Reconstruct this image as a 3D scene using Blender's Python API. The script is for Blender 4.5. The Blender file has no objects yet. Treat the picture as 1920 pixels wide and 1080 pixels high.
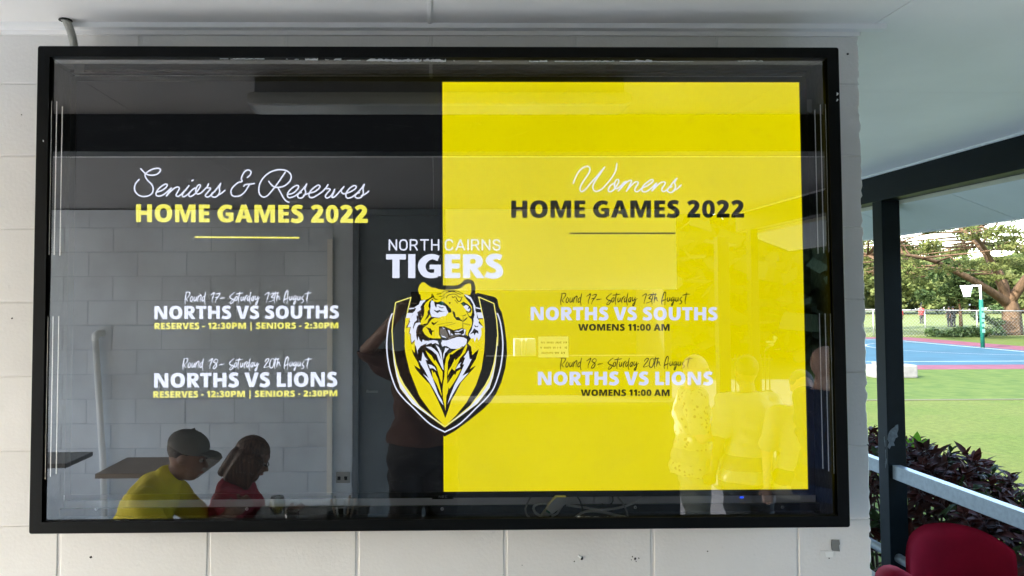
import bpy, bmesh, math, random
import numpy as np
from mathutils import Vector, Matrix
from mathutils.geometry import tessellate_polygon
R_ = math.radians
random.seed(7); rng = np.random.default_rng(7)
sc = bpy.context.scene
col = sc.collection

# ------------------------------------------------------------------ camera, sky, sun, exposure
CAM = Vector((0.0118, -2.1091, 1.604)); YAW, PIT, ROL = .016068, .0400945, -.003375
FOC, PPX, PPY = 1442., 839.0, 503.1            # in pixels of the 1920 x 1080 photograph
FW = Vector((math.sin(YAW)*math.cos(PIT), math.cos(YAW)*math.cos(PIT), math.sin(PIT)))
RT0 = Vector((math.cos(YAW), -math.sin(YAW), 0)); UP0 = RT0.cross(FW)
RT = RT0*math.cos(ROL) + UP0*math.sin(ROL); UP = -RT0*math.sin(ROL) + UP0*math.cos(ROL)
cd = bpy.data.cameras.new('camera'); cam = bpy.data.objects.new('camera', cd); col.objects.link(cam)
m = Matrix((RT, UP, -FW)).transposed().to_4x4(); m.translation = CAM; cam.matrix_world = m
cd.sensor_width = 36; cd.lens = FOC/1920*36
cd.shift_x = (960-PPX)/1920; cd.shift_y = (PPY-540)/1920
cd.clip_start = .02; cd.clip_end = 3000
sc.camera = cam

EXPO = 3.1
SUN_EL, SUN_AZ = R_(36), R_(238)               # azimuth clockwise from +Y (the wall normal)
world = bpy.data.worlds.new('World'); sc.world = world; world.use_nodes = True
wn = world.node_tree.nodes; wl = world.node_tree.links
sky = wn.new('ShaderNodeTexSky'); sky.sky_type = 'NISHITA'; sky.sun_disc = False
sky.sun_elevation = SUN_EL; sky.sun_rotation = SUN_AZ; sky.air_density = 1.2; sky.dust_density = 2.0
wl.new(sky.outputs[0], wn['Background'].inputs[0]); wn['Background'].inputs[1].default_value = .15
sd = bpy.data.lights.new('sun', 'SUN'); sun = bpy.data.objects.new('sun', sd); col.objects.link(sun)
sd.energy = 2.0; sd.angle = R_(.53); sd.color = (1, .95, .87)
sdir = Vector((math.sin(SUN_AZ)*math.cos(SUN_EL), math.cos(SUN_AZ)*math.cos(SUN_EL), math.sin(SUN_EL)))
sun.rotation_euler = sdir.to_track_quat('Z', 'Y').to_euler(); sun.location = (-20, -20, 20)
vs = sc.view_settings; vs.view_transform = 'Standard'; vs.look = 'None'; vs.gamma = 1; vs.exposure = EXPO
sc.cycles.max_bounces = 10; sc.cycles.diffuse_bounces = 6; sc.cycles.glossy_bounces = 5
sc.cycles.transparent_max_bounces = 24; sc.cycles.transmission_bounces = 6
sc.cycles.use_denoising = True; sc.cycles.sample_clamp_indirect = 6; sc.cycles.caustics_reflective = False; sc.cycles.caustics_refractive = False

FLOOR, LOW, GROUND, CEIL = -.20, -.50, -.85, 2.36

def at(px, py, ax, v):
    """point of the plane (axis ax = v) that the photograph shows at pixel px, py"""
    d = FW + RT*((px-PPX)/FOC) - UP*((py-PPY)/FOC)
    return CAM + d*((v-CAM[ax])/d[ax])

# ------------------------------------------------------------------ materials
def srgb(r, g, b):
    return tuple(((c/255)/12.92 if c/255 <= .04045 else ((c/255+.055)/1.055)**2.4) for c in (r, g, b))
MATS = {}
def mat(name, colr, rough=.6, metal=0, var=0, vscale=8, col2=None, bump=0, bscale=60, spec=.5, trans=0, coat=0, sheen=0, stretch=None, detail=5, obvar=0):
    if name in MATS: return MATS[name]
    m = bpy.data.materials.new(name); m.use_nodes = True; nt = m.node_tree; b = nt.nodes['Principled BSDF']
    b.inputs['Base Color'].default_value = (*colr, 1); b.inputs['Roughness'].default_value = rough
    b.inputs['Metallic'].default_value = metal; b.inputs['Specular IOR Level'].default_value = spec
    b.inputs['Coat Weight'].default_value = coat
    if sheen: b.inputs['Sheen Weight'].default_value = sheen; b.inputs['Sheen Roughness'].default_value = .35; b.inputs['Sheen Tint'].default_value = (*[min(1, c*6+.1) for c in colr], 1)
    tc = nt.nodes.new('ShaderNodeTexCoord'); src = tc.outputs['Object']
    geo = nt.nodes.new('ShaderNodeNewGeometry')
    if var or bump:
        src = geo.outputs['Position']
        if stretch:
            mp = nt.nodes.new('ShaderNodeMapping'); mp.inputs['Scale'].default_value = stretch; nt.links.new(src, mp.inputs[0]); src = mp.outputs[0]
    last = None
    if var:
        n = nt.nodes.new('ShaderNodeTexNoise'); n.inputs['Scale'].default_value = vscale; n.inputs['Detail'].default_value = detail; n.inputs['Roughness'].default_value = .6
        nt.links.new(src, n.inputs['Vector'])
        r = nt.nodes.new('ShaderNodeMapRange'); r.inputs[1].default_value = .3; r.inputs[2].default_value = .7; nt.links.new(n.outputs[0], r.inputs[0])
        mx = nt.nodes.new('ShaderNodeMix'); mx.data_type = 'RGBA'
        c2 = col2 or tuple(c*(1-var) for c in colr)
        mx.inputs[6].default_value = (*colr, 1); mx.inputs[7].default_value = (*c2, 1)
        nt.links.new(r.outputs[0], mx.inputs[0]); last = mx.outputs[2]
    if obvar:
        oi = nt.nodes.new('ShaderNodeObjectInfo'); r2 = nt.nodes.new('ShaderNodeMapRange'); r2.inputs[3].default_value = 1-obvar; r2.inputs[4].default_value = 1
        nt.links.new(oi.outputs['Random'], r2.inputs[0]); h = nt.nodes.new('ShaderNodeVectorMath'); h.operation = 'SCALE'
        if last: nt.links.new(last, h.inputs[0])
        else: h.inputs[0].default_value = colr
        nt.links.new(r2.outputs[0], h.inputs['Scale']); last = h.outputs[0]
    if last: nt.links.new(last, b.inputs['Base Color'])
    if bump:
        n2 = nt.nodes.new('ShaderNodeTexNoise'); n2.inputs['Scale'].default_value = bscale; n2.inputs['Detail'].default_value = 6; nt.links.new(src, n2.inputs['Vector'])
        bp = nt.nodes.new('ShaderNodeBump'); bp.inputs['Strength'].default_value = bump; bp.inputs['Distance'].default_value = .01
        nt.links.new(n2.outputs[0], bp.inputs['Height']); nt.links.new(bp.outputs[0], b.inputs['Normal'])
    if trans:
        t = nt.nodes.new('ShaderNodeBsdfTranslucent'); ms = nt.nodes.new('ShaderNodeMixShader'); ms.inputs[0].default_value = trans
        if last: nt.links.new(last, t.inputs[0])
        else: t.inputs[0].default_value = (*colr, 1)
        nt.links.new(b.outputs[0], ms.inputs[1]); nt.links.new(t.outputs[0], ms.inputs[2]); nt.links.new(ms.outputs[0], nt.nodes['Material Output'].inputs[0])
    MATS[name] = m; return m
GLASS_R = .27
def emit(name, rgb, strength=1.):
    """what a lit display pixel gives off; rgb = its value on the photograph, 0-255"""
    if name in MATS: return MATS[name]
    m = bpy.data.materials.new(name); m.use_nodes = True; nt = m.node_tree; nt.nodes.clear()
    e = nt.nodes.new('ShaderNodeEmission'); o = nt.nodes.new('ShaderNodeOutputMaterial')
    e.inputs[0].default_value = (*srgb(*rgb), 1); e.inputs[1].default_value = strength/(2**EXPO)/(1-GLASS_R); nt.links.new(e.outputs[0], o.inputs[0])
    MATS[name] = m; return m

# painted concrete block: off-white paint, faint roller stipple, grime
def block_paint(name, c, c2, vs=1.6):
    m = mat(name, c, .55, var=1, vscale=vs, col2=c2, bump=.10, bscale=110, obvar=.06)
    nt = m.node_tree; b = nt.nodes['Principled BSDF']; link = b.inputs['Base Color'].links[0]; src = link.from_socket
    n = nt.nodes.new('ShaderNodeTexNoise'); n.inputs['Scale'].default_value = 26; n.inputs['Detail'].default_value = 8; n.inputs['Roughness'].default_value = .75
    g = nt.nodes.new('ShaderNodeNewGeometry'); nt.links.new(g.outputs['Position'], n.inputs['Vector'])
    r = nt.nodes.new('ShaderNodeMapRange'); r.inputs[1].default_value = .62; r.inputs[2].default_value = .80; r.inputs[3].default_value = 0; r.inputs[4].default_value = .55; nt.links.new(n.outputs[0], r.inputs[0])
    mx = nt.nodes.new('ShaderNodeMix'); mx.data_type = 'RGBA'; mx.inputs[7].default_value = (*[x*.45 for x in c2], 1)
    nt.links.new(r.outputs[0], mx.inputs[0]); nt.links.new(src, mx.inputs[6]); nt.links.new(mx.outputs[2], b.inputs['Base Color'])
    return m
M_WALL = block_paint('white_block_paint', (.80, .79, .775), (.69, .675, .65))
M_WALL2 = block_paint('blue_grey_block_paint', (.84, .90, .96), (.62, .65, .68), 1.5)
M_CEIL = mat('ceiling_paint', (.90, .885, .865), .5, var=.10, vscale=1.3, bump=.05, bscale=30)
M_CEIL_SHADE = mat('shaded_ceiling_paint', (.27, .26, .255), .6, var=.12, vscale=1.3)  # darker copy of the ceiling paint; shade put into the colour
M_TRIM = mat('white_trim_paint', (.88, .88, .88), .4, var=.06, vscale=9)
M_FRAME = mat('black_powder_coat', (.0028, .0034, .0038), .42, spec=.14, bump=.05, bscale=300)
M_INNER = mat('black_inner_paint', (.007, .0075, .008), .42, spec=.25, var=1, vscale=14, col2=(.02, .021, .021), bump=.2, bscale=60)
M_DKGREEN = mat('dark_green_steel', (.0022, .0050, .0062), .36, var=1, vscale=20, col2=(.004, .0075, .009), spec=.16)
M_GALV = mat('galvanised_steel', (.42, .45, .46), .42, metal=.7, var=.25, vscale=30)
M_CONC = mat('concrete', (.26, .25, .23), .85, var=.3, vscale=3, bump=.3, bscale=60)
M_GREYPVC = mat('grey_plastic', (.36, .36, .33), .5)
M_WPLAST = mat('white_plastic', (.85, .87, .88), .4)
M_BPLAST = mat('black_plastic', (.006, .006, .007), .4, spec=.25)
M_CHIP = mat('scraped_white_paint', (.62, .64, .64), .7)
M_SKIN = mat('skin', (.20, .11, .08), .5, var=.15, vscale=20)
M_SKIN2 = mat('pale_skin', (.66, .42, .34), .5, var=.15, vscale=20)

# ------------------------------------------------------------------ mesh helpers
def tag(o, label=None, cat=None, group=None, kind=None):
    if label: o['label'] = label
    if cat: o['category'] = cat
    if group: o['group'] = group
    if kind: o['kind'] = kind
    return o
def thing(name, label, cat, loc=(0, 0, 0), group=None):
    o = bpy.data.objects.new(name, None); o.empty_display_size = .1; col.objects.link(o); o.location = loc
    return tag(o, label, cat, group)
def parent(o, p):
    o.parent = p
    # world position of a parent (parents are only translated)
    w = Vector((0, 0, 0)); q = p
    while q: w += q.location; q = q.parent
    o.matrix_parent_inverse = Matrix.Translation(-w) if p.parent is None else Matrix.Translation(-p.location)
def link(name, me, m=None, p=None, smooth=False, kind=None):
    o = bpy.data.objects.new(name, me); col.objects.link(o)
    if m and not me.materials: me.materials.append(m)
    if smooth:
        for f in me.polygons: f.use_smooth = True
    if p: parent(o, p)
    if kind: o['kind'] = kind
    return o
class MB:
    """collects boxes, tubes, polygons of one object in world coordinates"""
    def __init__(s): s.bm = bmesh.new()
    def box(s, x0, x1, y0, y1, z0, z1, bevel=0, rot=0, piv=None):
        r = bmesh.ops.create_cube(s.bm, size=1); vs = r['verts']
        for v in vs: v.co = Vector(((x0+x1)/2+v.co.x*(x1-x0), (y0+y1)/2+v.co.y*(y1-y0), (z0+z1)/2+v.co.z*(z1-z0)))
        if bevel: bmesh.ops.bevel(s.bm, geom=list({e for v in vs for e in v.link_edges}), offset=bevel, segments=2, affect='EDGES', profile=.6)
        return s
    def tube(s, pts, r, n=8, cap=True):
        pts = [Vector(p) for p in pts]; rings = []
        rs = r if isinstance(r, (list, tuple)) else [r]*len(pts)
        prev = None
        for i, p in enumerate(pts):
            t = (pts[min(i+1, len(pts)-1)]-pts[max(i-1, 0)]).normalized()
            if prev is None: a = t.orthogonal().normalized()
            else:
                a = prev - t*prev.dot(t); a = a.normalized() if a.length > 1e-6 else t.orthogonal().normalized()
            prev = a; b = t.cross(a)
            rings.append([s.bm.verts.new(p + (a*math.cos(k*2*math.pi/n)+b*math.sin(k*2*math.pi/n))*rs[i]) for k in range(n)])
        for i in range(len(rings)-1):
            for k in range(n): s.bm.faces.new((rings[i][k], rings[i][(k+1) % n], rings[i+1][(k+1) % n], rings[i+1][k]))
        if cap: s.bm.faces.new(rings[0][::-1]); s.bm.faces.new(rings[-1])
        return s
    def lathe(s, c, prof, n=20):
        rings = []
        for r, z in prof: rings.append([s.bm.verts.new((c[0]+r*math.cos(k*2*math.pi/n), c[1]+r*math.sin(k*2*math.pi/n), c[2]+z)) for k in range(n)])
        for i in range(len(rings)-1):
            for k in range(n): s.bm.faces.new((rings[i][k], rings[i][(k+1) % n], rings[i+1][(k+1) % n], rings[i+1][k]))
        return s
    def poly(s, pts):
        s.bm.faces.new([s.bm.verts.new(p) for p in pts]); return s
    def prism(s, pts, d):
        d = Vector(d); a = [s.bm.verts.new(p) for p in pts]; b = [s.bm.verts.new(Vector(p)+d) for p in pts]; n = len(pts)
        s.bm.faces.new(a[::-1]); s.bm.faces.new(b)
        for i in range(n): s.bm.faces.new((a[i], a[(i+1) % n], b[(i+1) % n], b[i]))
        return s
    def sph(s, c, r, seg=12, sc_=(1, 1, 1)):
        q = bmesh.ops.create_uvsphere(s.bm, u_segments=seg, v_segments=max(6, seg//2+2), radius=r)
        for v in q['verts']: v.co = Vector((v.co.x*sc_[0]+c[0], v.co.y*sc_[1]+c[1], v.co.z*sc_[2]+c[2]))
        return s
    def build(s, name, m, p=None, smooth=False, kind=None):
        bmesh.ops.recalc_face_normals(s.bm, faces=s.bm.faces)
        me = bpy.data.meshes.new(name); s.bm.to_mesh(me); s.bm.free()
        o = link(name, me, m, p, smooth, kind)
        return o
def part_box(name, m, p, *a, bevel=0): return MB().box(*a, bevel=bevel).build(name, m, p)
def np_mesh(name, V, F, m, p=None, kind=None, smooth=False):
    me = bpy.data.meshes.new(name); V = np.asarray(V, np.float32); F = np.asarray(F, np.int32)
    me.vertices.add(len(V)); me.vertices.foreach_set('co', V.ravel())
    k = F.shape[1]; me.loops.add(F.size); me.loops.foreach_set('vertex_index', F.ravel())
    me.polygons.add(len(F)); me.polygons.foreach_set('loop_start', np.arange(0, F.size, k, dtype=np.int32)); me.update(calc_edges=True)
    return link(name, me, m, p, smooth, kind)

# ------------------------------------------------------------------ setting: ground, field, court
m = mat('grass_ground', (.058, .088, .015), .95, spec=.1, var=1, vscale=.45, col2=(.080, .096, .022), bump=.6, bscale=25)
nt = m.node_tree; b = nt.nodes['Principled BSDF']; src = b.inputs['Base Color'].links[0].from_socket
n = nt.nodes.new('ShaderNodeTexNoise'); n.inputs['Scale'].default_value = 7; n.inputs['Detail'].default_value = 12; n.inputs['Roughness'].default_value = .85
g = nt.nodes.new('ShaderNodeNewGeometry'); nt.links.new(g.outputs['Position'], n.inputs['Vector'])
r = nt.nodes.new('ShaderNodeMapRange'); r.inputs[1].default_value = .35; r.inputs[2].default_value = .7; r.inputs[3].default_value = .58; r.inputs[4].default_value = 1.28; nt.links.new(n.outputs[0], r.inputs[0])
h = nt.nodes.new('ShaderNodeVectorMath'); h.operation = 'SCALE'; nt.links.new(src, h.inputs[0]); nt.links.new(r.outputs[0], h.inputs['Scale']); nt.links.new(h.outputs[0], b.inputs['Base Color'])
n3 = nt.nodes.new('ShaderNodeTexNoise'); n3.inputs['Scale'].default_value = .42; n3.inputs['Detail'].default_value = 5; n3.inputs['Distortion'].default_value = .6; nt.links.new(g.outputs['Position'], n3.inputs['Vector'])
r3 = nt.nodes.new('ShaderNodeMapRange'); r3.inputs[1].default_value = .60; r3.inputs[2].default_value = .74; r3.inputs[4].default_value = .6; nt.links.new(n3.outputs[0], r3.inputs[0])
m3 = nt.nodes.new('ShaderNodeMix'); m3.data_type = 'RGBA'; m3.inputs[7].default_value = (.11, .092, .035, 1); nt.links.new(r3.outputs[0], m3.inputs[0]); nt.links.new(h.outputs[0], m3.inputs[6]); nt.links.new(m3.outputs[2], b.inputs['Base Color'])
M_GRASS = m
MB().box(-900, 900, -900, 1500, GROUND-.5, GROUND).build('ground', M_GRASS, kind='structure')
M_FIELD = mat('dry_field_grass', (.095, .120, .034), .95, spec=.1, var=1, vscale=.12, col2=(.11, .12, .042), bump=.4, bscale=8)
MB().box(-200, 300, 46.3, 135, GROUND-.1, GROUND+.006).build('playing_field', M_FIELD, kind='structure')
MB().box(-60, 80, 16.26, 23.95, GROUND-.1, GROUND+.006).build('lawn', mat('far_lawn', (.034, .062, .012), .95, spec=.1, var=1, vscale=2.2, col2=(.068, .095, .020), bump=.5, bscale=18, detail=9), kind='structure')
M_RED = mat('red_court_paint', (.125, .042, .062), .8, spec=.15, var=.25, vscale=2)
M_BLUE = mat('blue_court_paint', (.026, .074, .108), .8, spec=.15, var=.30, vscale=.5)
MB().box(-14, 29.3, 24.0, 45.2, GROUND-.1, GROUND+.012).build('court_surround', M_RED, kind='structure')
MB().box(-11, 26.9, 25.6, 43.4, GROUND-.09, GROUND+.018).build('court', M_BLUE, kind='structure')
mb = MB()
for y in (27.0, 42.2): mb.box(-4.1, 26.4, y, y+.08, GROUND+.018, GROUND+.023)
for x in (-4.1, 6.07, 16.23, 26.32): mb.box(x, x+.08, 27.08, 42.2, GROUND+.018, GROUND+.0235)
for k in range(24):
    a0, a1 = math.pi/2+k*math.pi/24, math.pi/2+(k+1)*math.pi/24
    c = Vector((26.3, 34.65, GROUND+.0245))
    P = [c+Vector((math.cos(a)*q, math.sin(a)*q, 0)) for q, a in ((4.86, a0), (4.94, a0), (4.94, a1), (4.86, a1))]
    mb.poly(P)
mb.build('court_lines', mat('court_line_paint', (.25, .27, .30), .8, spec=.1), kind='structure')
mb = MB(); mb.box(-30, 60, 16.15, 16.25, GROUND-.1, GROUND+.02).build('kerb', mat('brown_kerb', (.06, .062, .03), .9), kind='structure')
M_ROAD = mat('asphalt', (.07, .07, .072), .85)
MB().box(-200, 400, 135, 143, GROUND-.1, GROUND+.01).build('road', M_ROAD, kind='structure')

MB().box(-26, -6.05, -16, 10, GROUND-.2, FLOOR-.15).build('bounce_ground', mat('pale_bounce_paving', (.24, .25, .27), .85, var=.2, vscale=1.5), kind='structure')  # added ground out of view, bounces sunlight onto the block walls
# floor slabs of the veranda
M_FLOOR = mat('painted_floor', (.62, .64, .66), .55, var=.25, vscale=2.2, bump=.1, bscale=80)
MB().box(-6, 1.2, -9, 0, GROUND, FLOOR).box(1.2, 2.9, -2.85, 9, GROUND, FLOOR).build('floor', M_FLOOR, kind='structure')
MB().box(1.2, 14, -18, -2.85, GROUND, LOW).build('path', mat('dark_path', (.13, .13, .13), .9, spec=.1, var=.3, vscale=3), kind='structure')

# ------------------------------------------------------------------ block wall with the display on it
# courses: joints at z = 2.2 - .2k; running bond, joints of the top course at X = .4k
def blockwall(name, label, y, face, X0, X1, ztop, zbot, m, off, skip=None, maxz=None, seed=1, chip_right=False):
    rnd = random.Random(seed); GAPX, GAPZ, JD = (.0042, .0014, 0) if face < 0 else (.0032, .0030, .006)
    root = thing(name, label, 'wall', ((X0+X1)/2, y+(.09 if face < 0 else -.09), zbot))
    a, b_ = (y+.0022, y+.19) if face < 0 else (y-.19, y-JD)
    MB().box(X0+.003, X1-.004, a, b_, zbot, ztop-.004).build('mortar', m if face < 0 else mat('joint_paint', (.60, .64, .68), .8), root)
    cache = {}
    k = 0; z1 = 2.4
    while z1 > zbot+.02:
        z0 = z1-.2; zz1 = min(z1, ztop); zz0 = max(z0, zbot)
        ph = 0 if (k % 2 == 0) else .2
        ph += off
        i = math.floor((X0-ph)/.4)
        while ph+i*.4 < X1-.01:
            xa, xb = max(ph+i*.4, X0), min(ph+(i+1)*.4, X1); i += 1
            if xb-xa < .03: continue
            if skip and skip((xa+xb)/2, (zz0+zz1)/2): continue
            w, h_ = round(xb-xa, 3), round(zz1-zz0, 3)
            last = chip_right and xb > X1-.01
            key = (w, h_, rnd.randrange(3)) if not last else None
            if key in cache and key: me = cache[key]
            else:
                bm = bmesh.new(); hw, hh = w/2-GAPX, h_/2-GAPZ
                if xb >= X1-.001: hw = w/2-.001
                # outline with slightly worn corners
                def edge(p, q, nn, j):
                    return [Vector((p[0]+(q[0]-p[0])*t/nn, 0, p[1]+(q[1]-p[1])*t/nn)) + Vector((rnd.uniform(-j, j), 0, rnd.uniform(-j, j))) for t in range(nn)]
                o_ = edge((-hw, -hh), (hw, -hh), 5, .0008)+edge((hw, -hh), (hw, hh), 14 if last else 3, .0022 if last else .0008)+edge((hw, hh), (-hw, hh), 5, .0008)+edge((-hw, hh), (-hw, -hh), 3, .0008)
                if last:
                    for v in o_:
                        if v.x > hw-.004 and rnd.random() < .16: v.x -= rnd.uniform(.003, .009)
                s = 1 if face > 0 else -1
                fr = [bm.verts.new((v.x*(1-.0022/hw), s*.0005, v.z*(1-.0022/hh))) for v in o_]
                md = [bm.verts.new((v.x, -s*.0012, v.z)) for v in o_]
                bk = [bm.verts.new((v.x, -s*.012, v.z)) for v in o_]
                bm.faces.new(fr); N = len(o_)
                for q, w_ in ((fr, md), (md, bk)):
                    for t in range(N): bm.faces.new((q[t], q[(t+1) % N], w_[(t+1) % N], w_[t]))
                bmesh.ops.recalc_face_normals(bm, faces=bm.faces)
                if (fr[0].link_faces[0].normal.y > 0) != (s > 0) and False: pass
                me = bpy.data.meshes.new('block'); bm.to_mesh(me); bm.free(); me.materials.append(m)
                if key: cache[key] = me
            o = bpy.data.objects.new('block', me); col.objects.link(o); o.parent = root
            o.location = Vector(((xa+xb)/2, y+rnd.uniform(-.0004, .0004)*0-face*0, (zz0+zz1)/2)) - root.location
        z1 -= .2; k += 1
    return root
wall = blockwall('block_wall', 'white painted block wall carrying the big glazed screen case', 0, -1, -5.0, 1.2, 2.352, FLOOR, M_WALL, 0, skip=lambda x, z: x < -1.9 or z < .3 , seed=3, chip_right=True)
MB().box(1.0, 1.196, .19, 7.9, FLOOR, 2.35).build('side_wall', M_WALL, wall)
# loose marks on the wall: drilled holes, tape, plug
M_HOLE = mat('dark_hole', (.02, .018, .016), .9)
def disc(c, r, n=10, sx=1, y=None):
    return [Vector((c[0]+r*sx*math.cos(k*2*math.pi/n), y if y is not None else c[1], c[2]+r*math.sin(k*2*math.pi/n))) for k in range(n)]
for px, py, r in ((1091, 1047, .0045), (1191, 1048, .003), (1186, 1044, .0016), (1198, 1047, .0016), (1193, 1053, .0012), (170, 1045, .003), (1590, 101, .0028), (979, 1060, .001), (1327, 1034, .0014), (1555, 1047, .0012), (22, 597, .002), (1077, 1053, .0015), (40, 215, .0012), (1184, 1050, .001)):
    c = at(px, py, 1, -.0025); MB().prism([c+Vector((r*math.cos(k*.7)*(1+.3*math.sin(k*5+px)), 0, r*math.sin(k*.7)*(1+.25*math.cos(k*3)))) for k in range(9)], (0, .002, 0)).build('screw_hole', M_HOLE, wall)
c = at(1088, 1043, 1, -.0025); MB().tube([c+Vector((-.006, -.001, .003)), c+Vector((.002, -.004, -.003))], .003, 8).build('wall_plug', M_WPLAST, wall)
def quad_px(pts, y, d=.0008): return MB().prism([at(a, b_, 1, y) for a, b_ in pts], (0, d, 0))
quad_px([(1559, 1012), (1574, 1012), (1575, 1020), (1573.5, 1023), (1575, 1034), (1560, 1033), (1558.5, 1022)], -.0026).build('grey_patch', mat('grey_patch', (.20, .20, .19), .7), wall)
quad_px([(1538, 1033), (1562, 1031.5), (1564, 1034), (1563, 1045), (1556, 1044), (1539, 1043)], -.0026).build('white_tape', mat('old_tape', (.72, .72, .70), .6), wall)
quad_px([(1547, 1035), (1563, 1034), (1562, 1045), (1549, 1044)], -.0032, .0005).build('white_tape', mat('old_tape2', (.82, .82, .80), .5), wall)

# ------------------------------------------------------------------ ceiling, cornice, beams
root = tag(MB().box(-5.2, 2.9, -5.0, 8, CEIL+.02, CEIL+.12).build('ceiling', M_CEIL), kind='structure')
root.location = (0, 0, 0)
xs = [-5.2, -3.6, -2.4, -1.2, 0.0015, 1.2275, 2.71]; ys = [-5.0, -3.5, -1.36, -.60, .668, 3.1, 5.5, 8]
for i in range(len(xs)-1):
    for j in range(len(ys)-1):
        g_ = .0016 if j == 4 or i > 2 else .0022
        MB().box(xs[i]+g_, xs[i+1]-g_, ys[j]+.0012, ys[j+1]-.0012, CEIL, CEIL+.018).build('ceiling_panel', M_CEIL if ys[j+1] > -.6 else M_CEIL_SHADE, root)
o = thing('cornice', 'white cornice strip running along the top of the block wall', 'cornice', (-2, -.02, 2.33))
MB().box(-5, 1.262, -.034, -.006, 2.3455, 2.3605, bevel=.002).build('cover_strip', M_TRIM, o)
MB().box(-5, 1.198, -.010, -.001, 2.334, 2.3455).build('back_strip', M_CEIL, o)
# thin raised bead over the ceiling joint at X = 0
MB().box(-.006, .005, -2.0, -.033, CEIL-.004, CEIL+.001, bevel=.0015).build('joint_bead', M_CEIL, root)
def beam(label, x0, x1, y0, y1, z0, z1, trim=None):
    o = thing('beam', label, 'beam', ((x0+x1)/2, (y0+y1)/2, z0), 'dark green roof beams')
    MB().box(x0, x1, y0, y1, z0, z1, bevel=.003).build('beam_web', M_DKGREEN, o)
    for t in (trim or []): MB().box(*t).build('trim_strip', M_TRIM, o)
    return o
beam('dark green steel beam along the open right side of the veranda', 2.712, 2.822, -5.0, 8, 2.193, 2.352, [(2.696, 2.711, -5.0, 8, 2.349, 2.3595)])
beam('dark green cross beam under the ceiling, mirrored above the writing', -3.6, 2.70, -1.37, -1.26, 2.205, 2.3585, [(-3.6, 2.7, -1.392, -1.371, 2.205, 2.214)])
# posts
def post(y, label, w=.11):
    o = thing('veranda_post', label, 'post', (2.767, y, FLOOR), 'dark green posts along the veranda edge')
    MB().box(2.712, 2.712+w, y-.05, y+.05, FLOOR, 2.192, bevel=.003).build('post_shaft', M_DKGREEN, o)
    MB().box(2.68, 2.85, y-.08, y+.08, FLOOR, FLOOR+.01).build('base_plate', M_DKGREEN, o)
    return o
p0 = post(2.53, 'dark green steel post standing between the wall end and the lawn')
M_SCRAPE = mat('bare_scrape', (.10, .115, .12), .6, var=.5, vscale=60)
mb = MB(); rnd = random.Random(4)
MB().prism([at(x_, y_, 1, 2.4785) for x_, y_ in ((1665, 816), (1668, 809), (1672, 804), (1677, 801), (1680, 797), (1684, 796), (1684.5, 806), (1682, 813), (1684, 819), (1679, 822), (1676, 830), (1678, 836), (1671, 836), (1668, 842), (1664, 838), (1667, 830), (1664, 824))], (0, .0012, 0)).build('paint_scrape', M_SCRAPE, p0)
for k in range(7):
    c = Vector((2.711, 2.50+rnd.gauss(0, .01), .55+rnd.random()*.2)); MB().prism([c, c+Vector((0, .006, .002)), c+Vector((0, .008, .03)), c+Vector((0, -.001, .04))], (.0007, 0, 0)).build('paint_scrape', M_SCRAPE, p0)
post(-4.72, 'thin dark green veranda post behind the group of men', .06); post(-5.5, 'farthest dark green veranda post behind the group of men')
# soffit and fascia outside the beam
so = tag(MB().prism([(2.824, -5.0, 2.20), (3.18, -5.0, 2.06), (3.18, -5.0, 2.20), (2.824, -5.0, 2.32)], (0, 13.5, 0)).build('roof_edge', M_CEIL), kind='structure')
M_SOF = mat('soffit_paint', (.72, .77, .78), .5, var=.06, vscale=3)
ys = [-5.0, -4.2, -1.8, .2, 2.02, 2.93, 3.85, 5.1, 8.5]
for a, b_ in zip(ys, ys[1:]):
    MB().prism([(2.826, a+.003, 2.168), (3.178, a+.003, 2.032), (3.178, a+.003, 2.040), (2.826, a+.003, 2.176)], (0, b_-a-.006, 0)).build('soffit_panel', M_SOF, so)
part_box('fascia', M_TRIM, so, 3.18, 3.2, -5.0, 8.5, 2.026, 2.2)
part_box('soffit_mould', mat('cream_trim', (.75, .74, .58), .5), so, 2.823, 2.838, -5.0, 8.5, 2.170, 2.1925)
# rails
def rail(y0, y1, label):
    o = thing('hand_rail', label, 'railing', (2.76, y0, FLOOR), 'galvanised rails along the veranda edge')
    MB().box(2.735, 2.787, y0, y1, .525, .606, bevel=.003).build('top_rail', M_GALV, o)
    MB().tube([(2.76, y0, .058), (2.76, y1, .058)], .027, 14).build('lower_rail', M_GALV, o, smooth=True)
rail(-2.8, 2.479, 'galvanised rail running toward the camera in front of the red shrub')
rail(2.581, 7.9, 'galvanised rail seen between the wall end and the dark post')

# ------------------------------------------------------------------ conduit at the top left
o = thing('flexible_conduit', 'grey corrugated conduit dropping from the ceiling onto the case', 'conduit', tuple(at(122, 38, 1, -.045)))
A, B = at(123, 33, 1, -.05), at(139, 90, 1, -.05); A.z = CEIL+.002
pts, rs = [], []
for k in range(61):
    t = k/60; p = A.lerp(B, t) + Vector((.004*math.sin(t*3.1), 0, 0)); pts.append(p); rs.append(.0098+(.0012 if k % 3 == 0 else -.0006))
MB().tube(pts, rs, 14).build('corrugated_hose', M_GREYPVC, o, smooth=False)
MB().lathe((A.x, A.y, CEIL-.003), [(.0, .004), (.016, .004), (.018, .0), (.012, -.001)], 12).build('hole_edge', M_HOLE, o)

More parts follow.
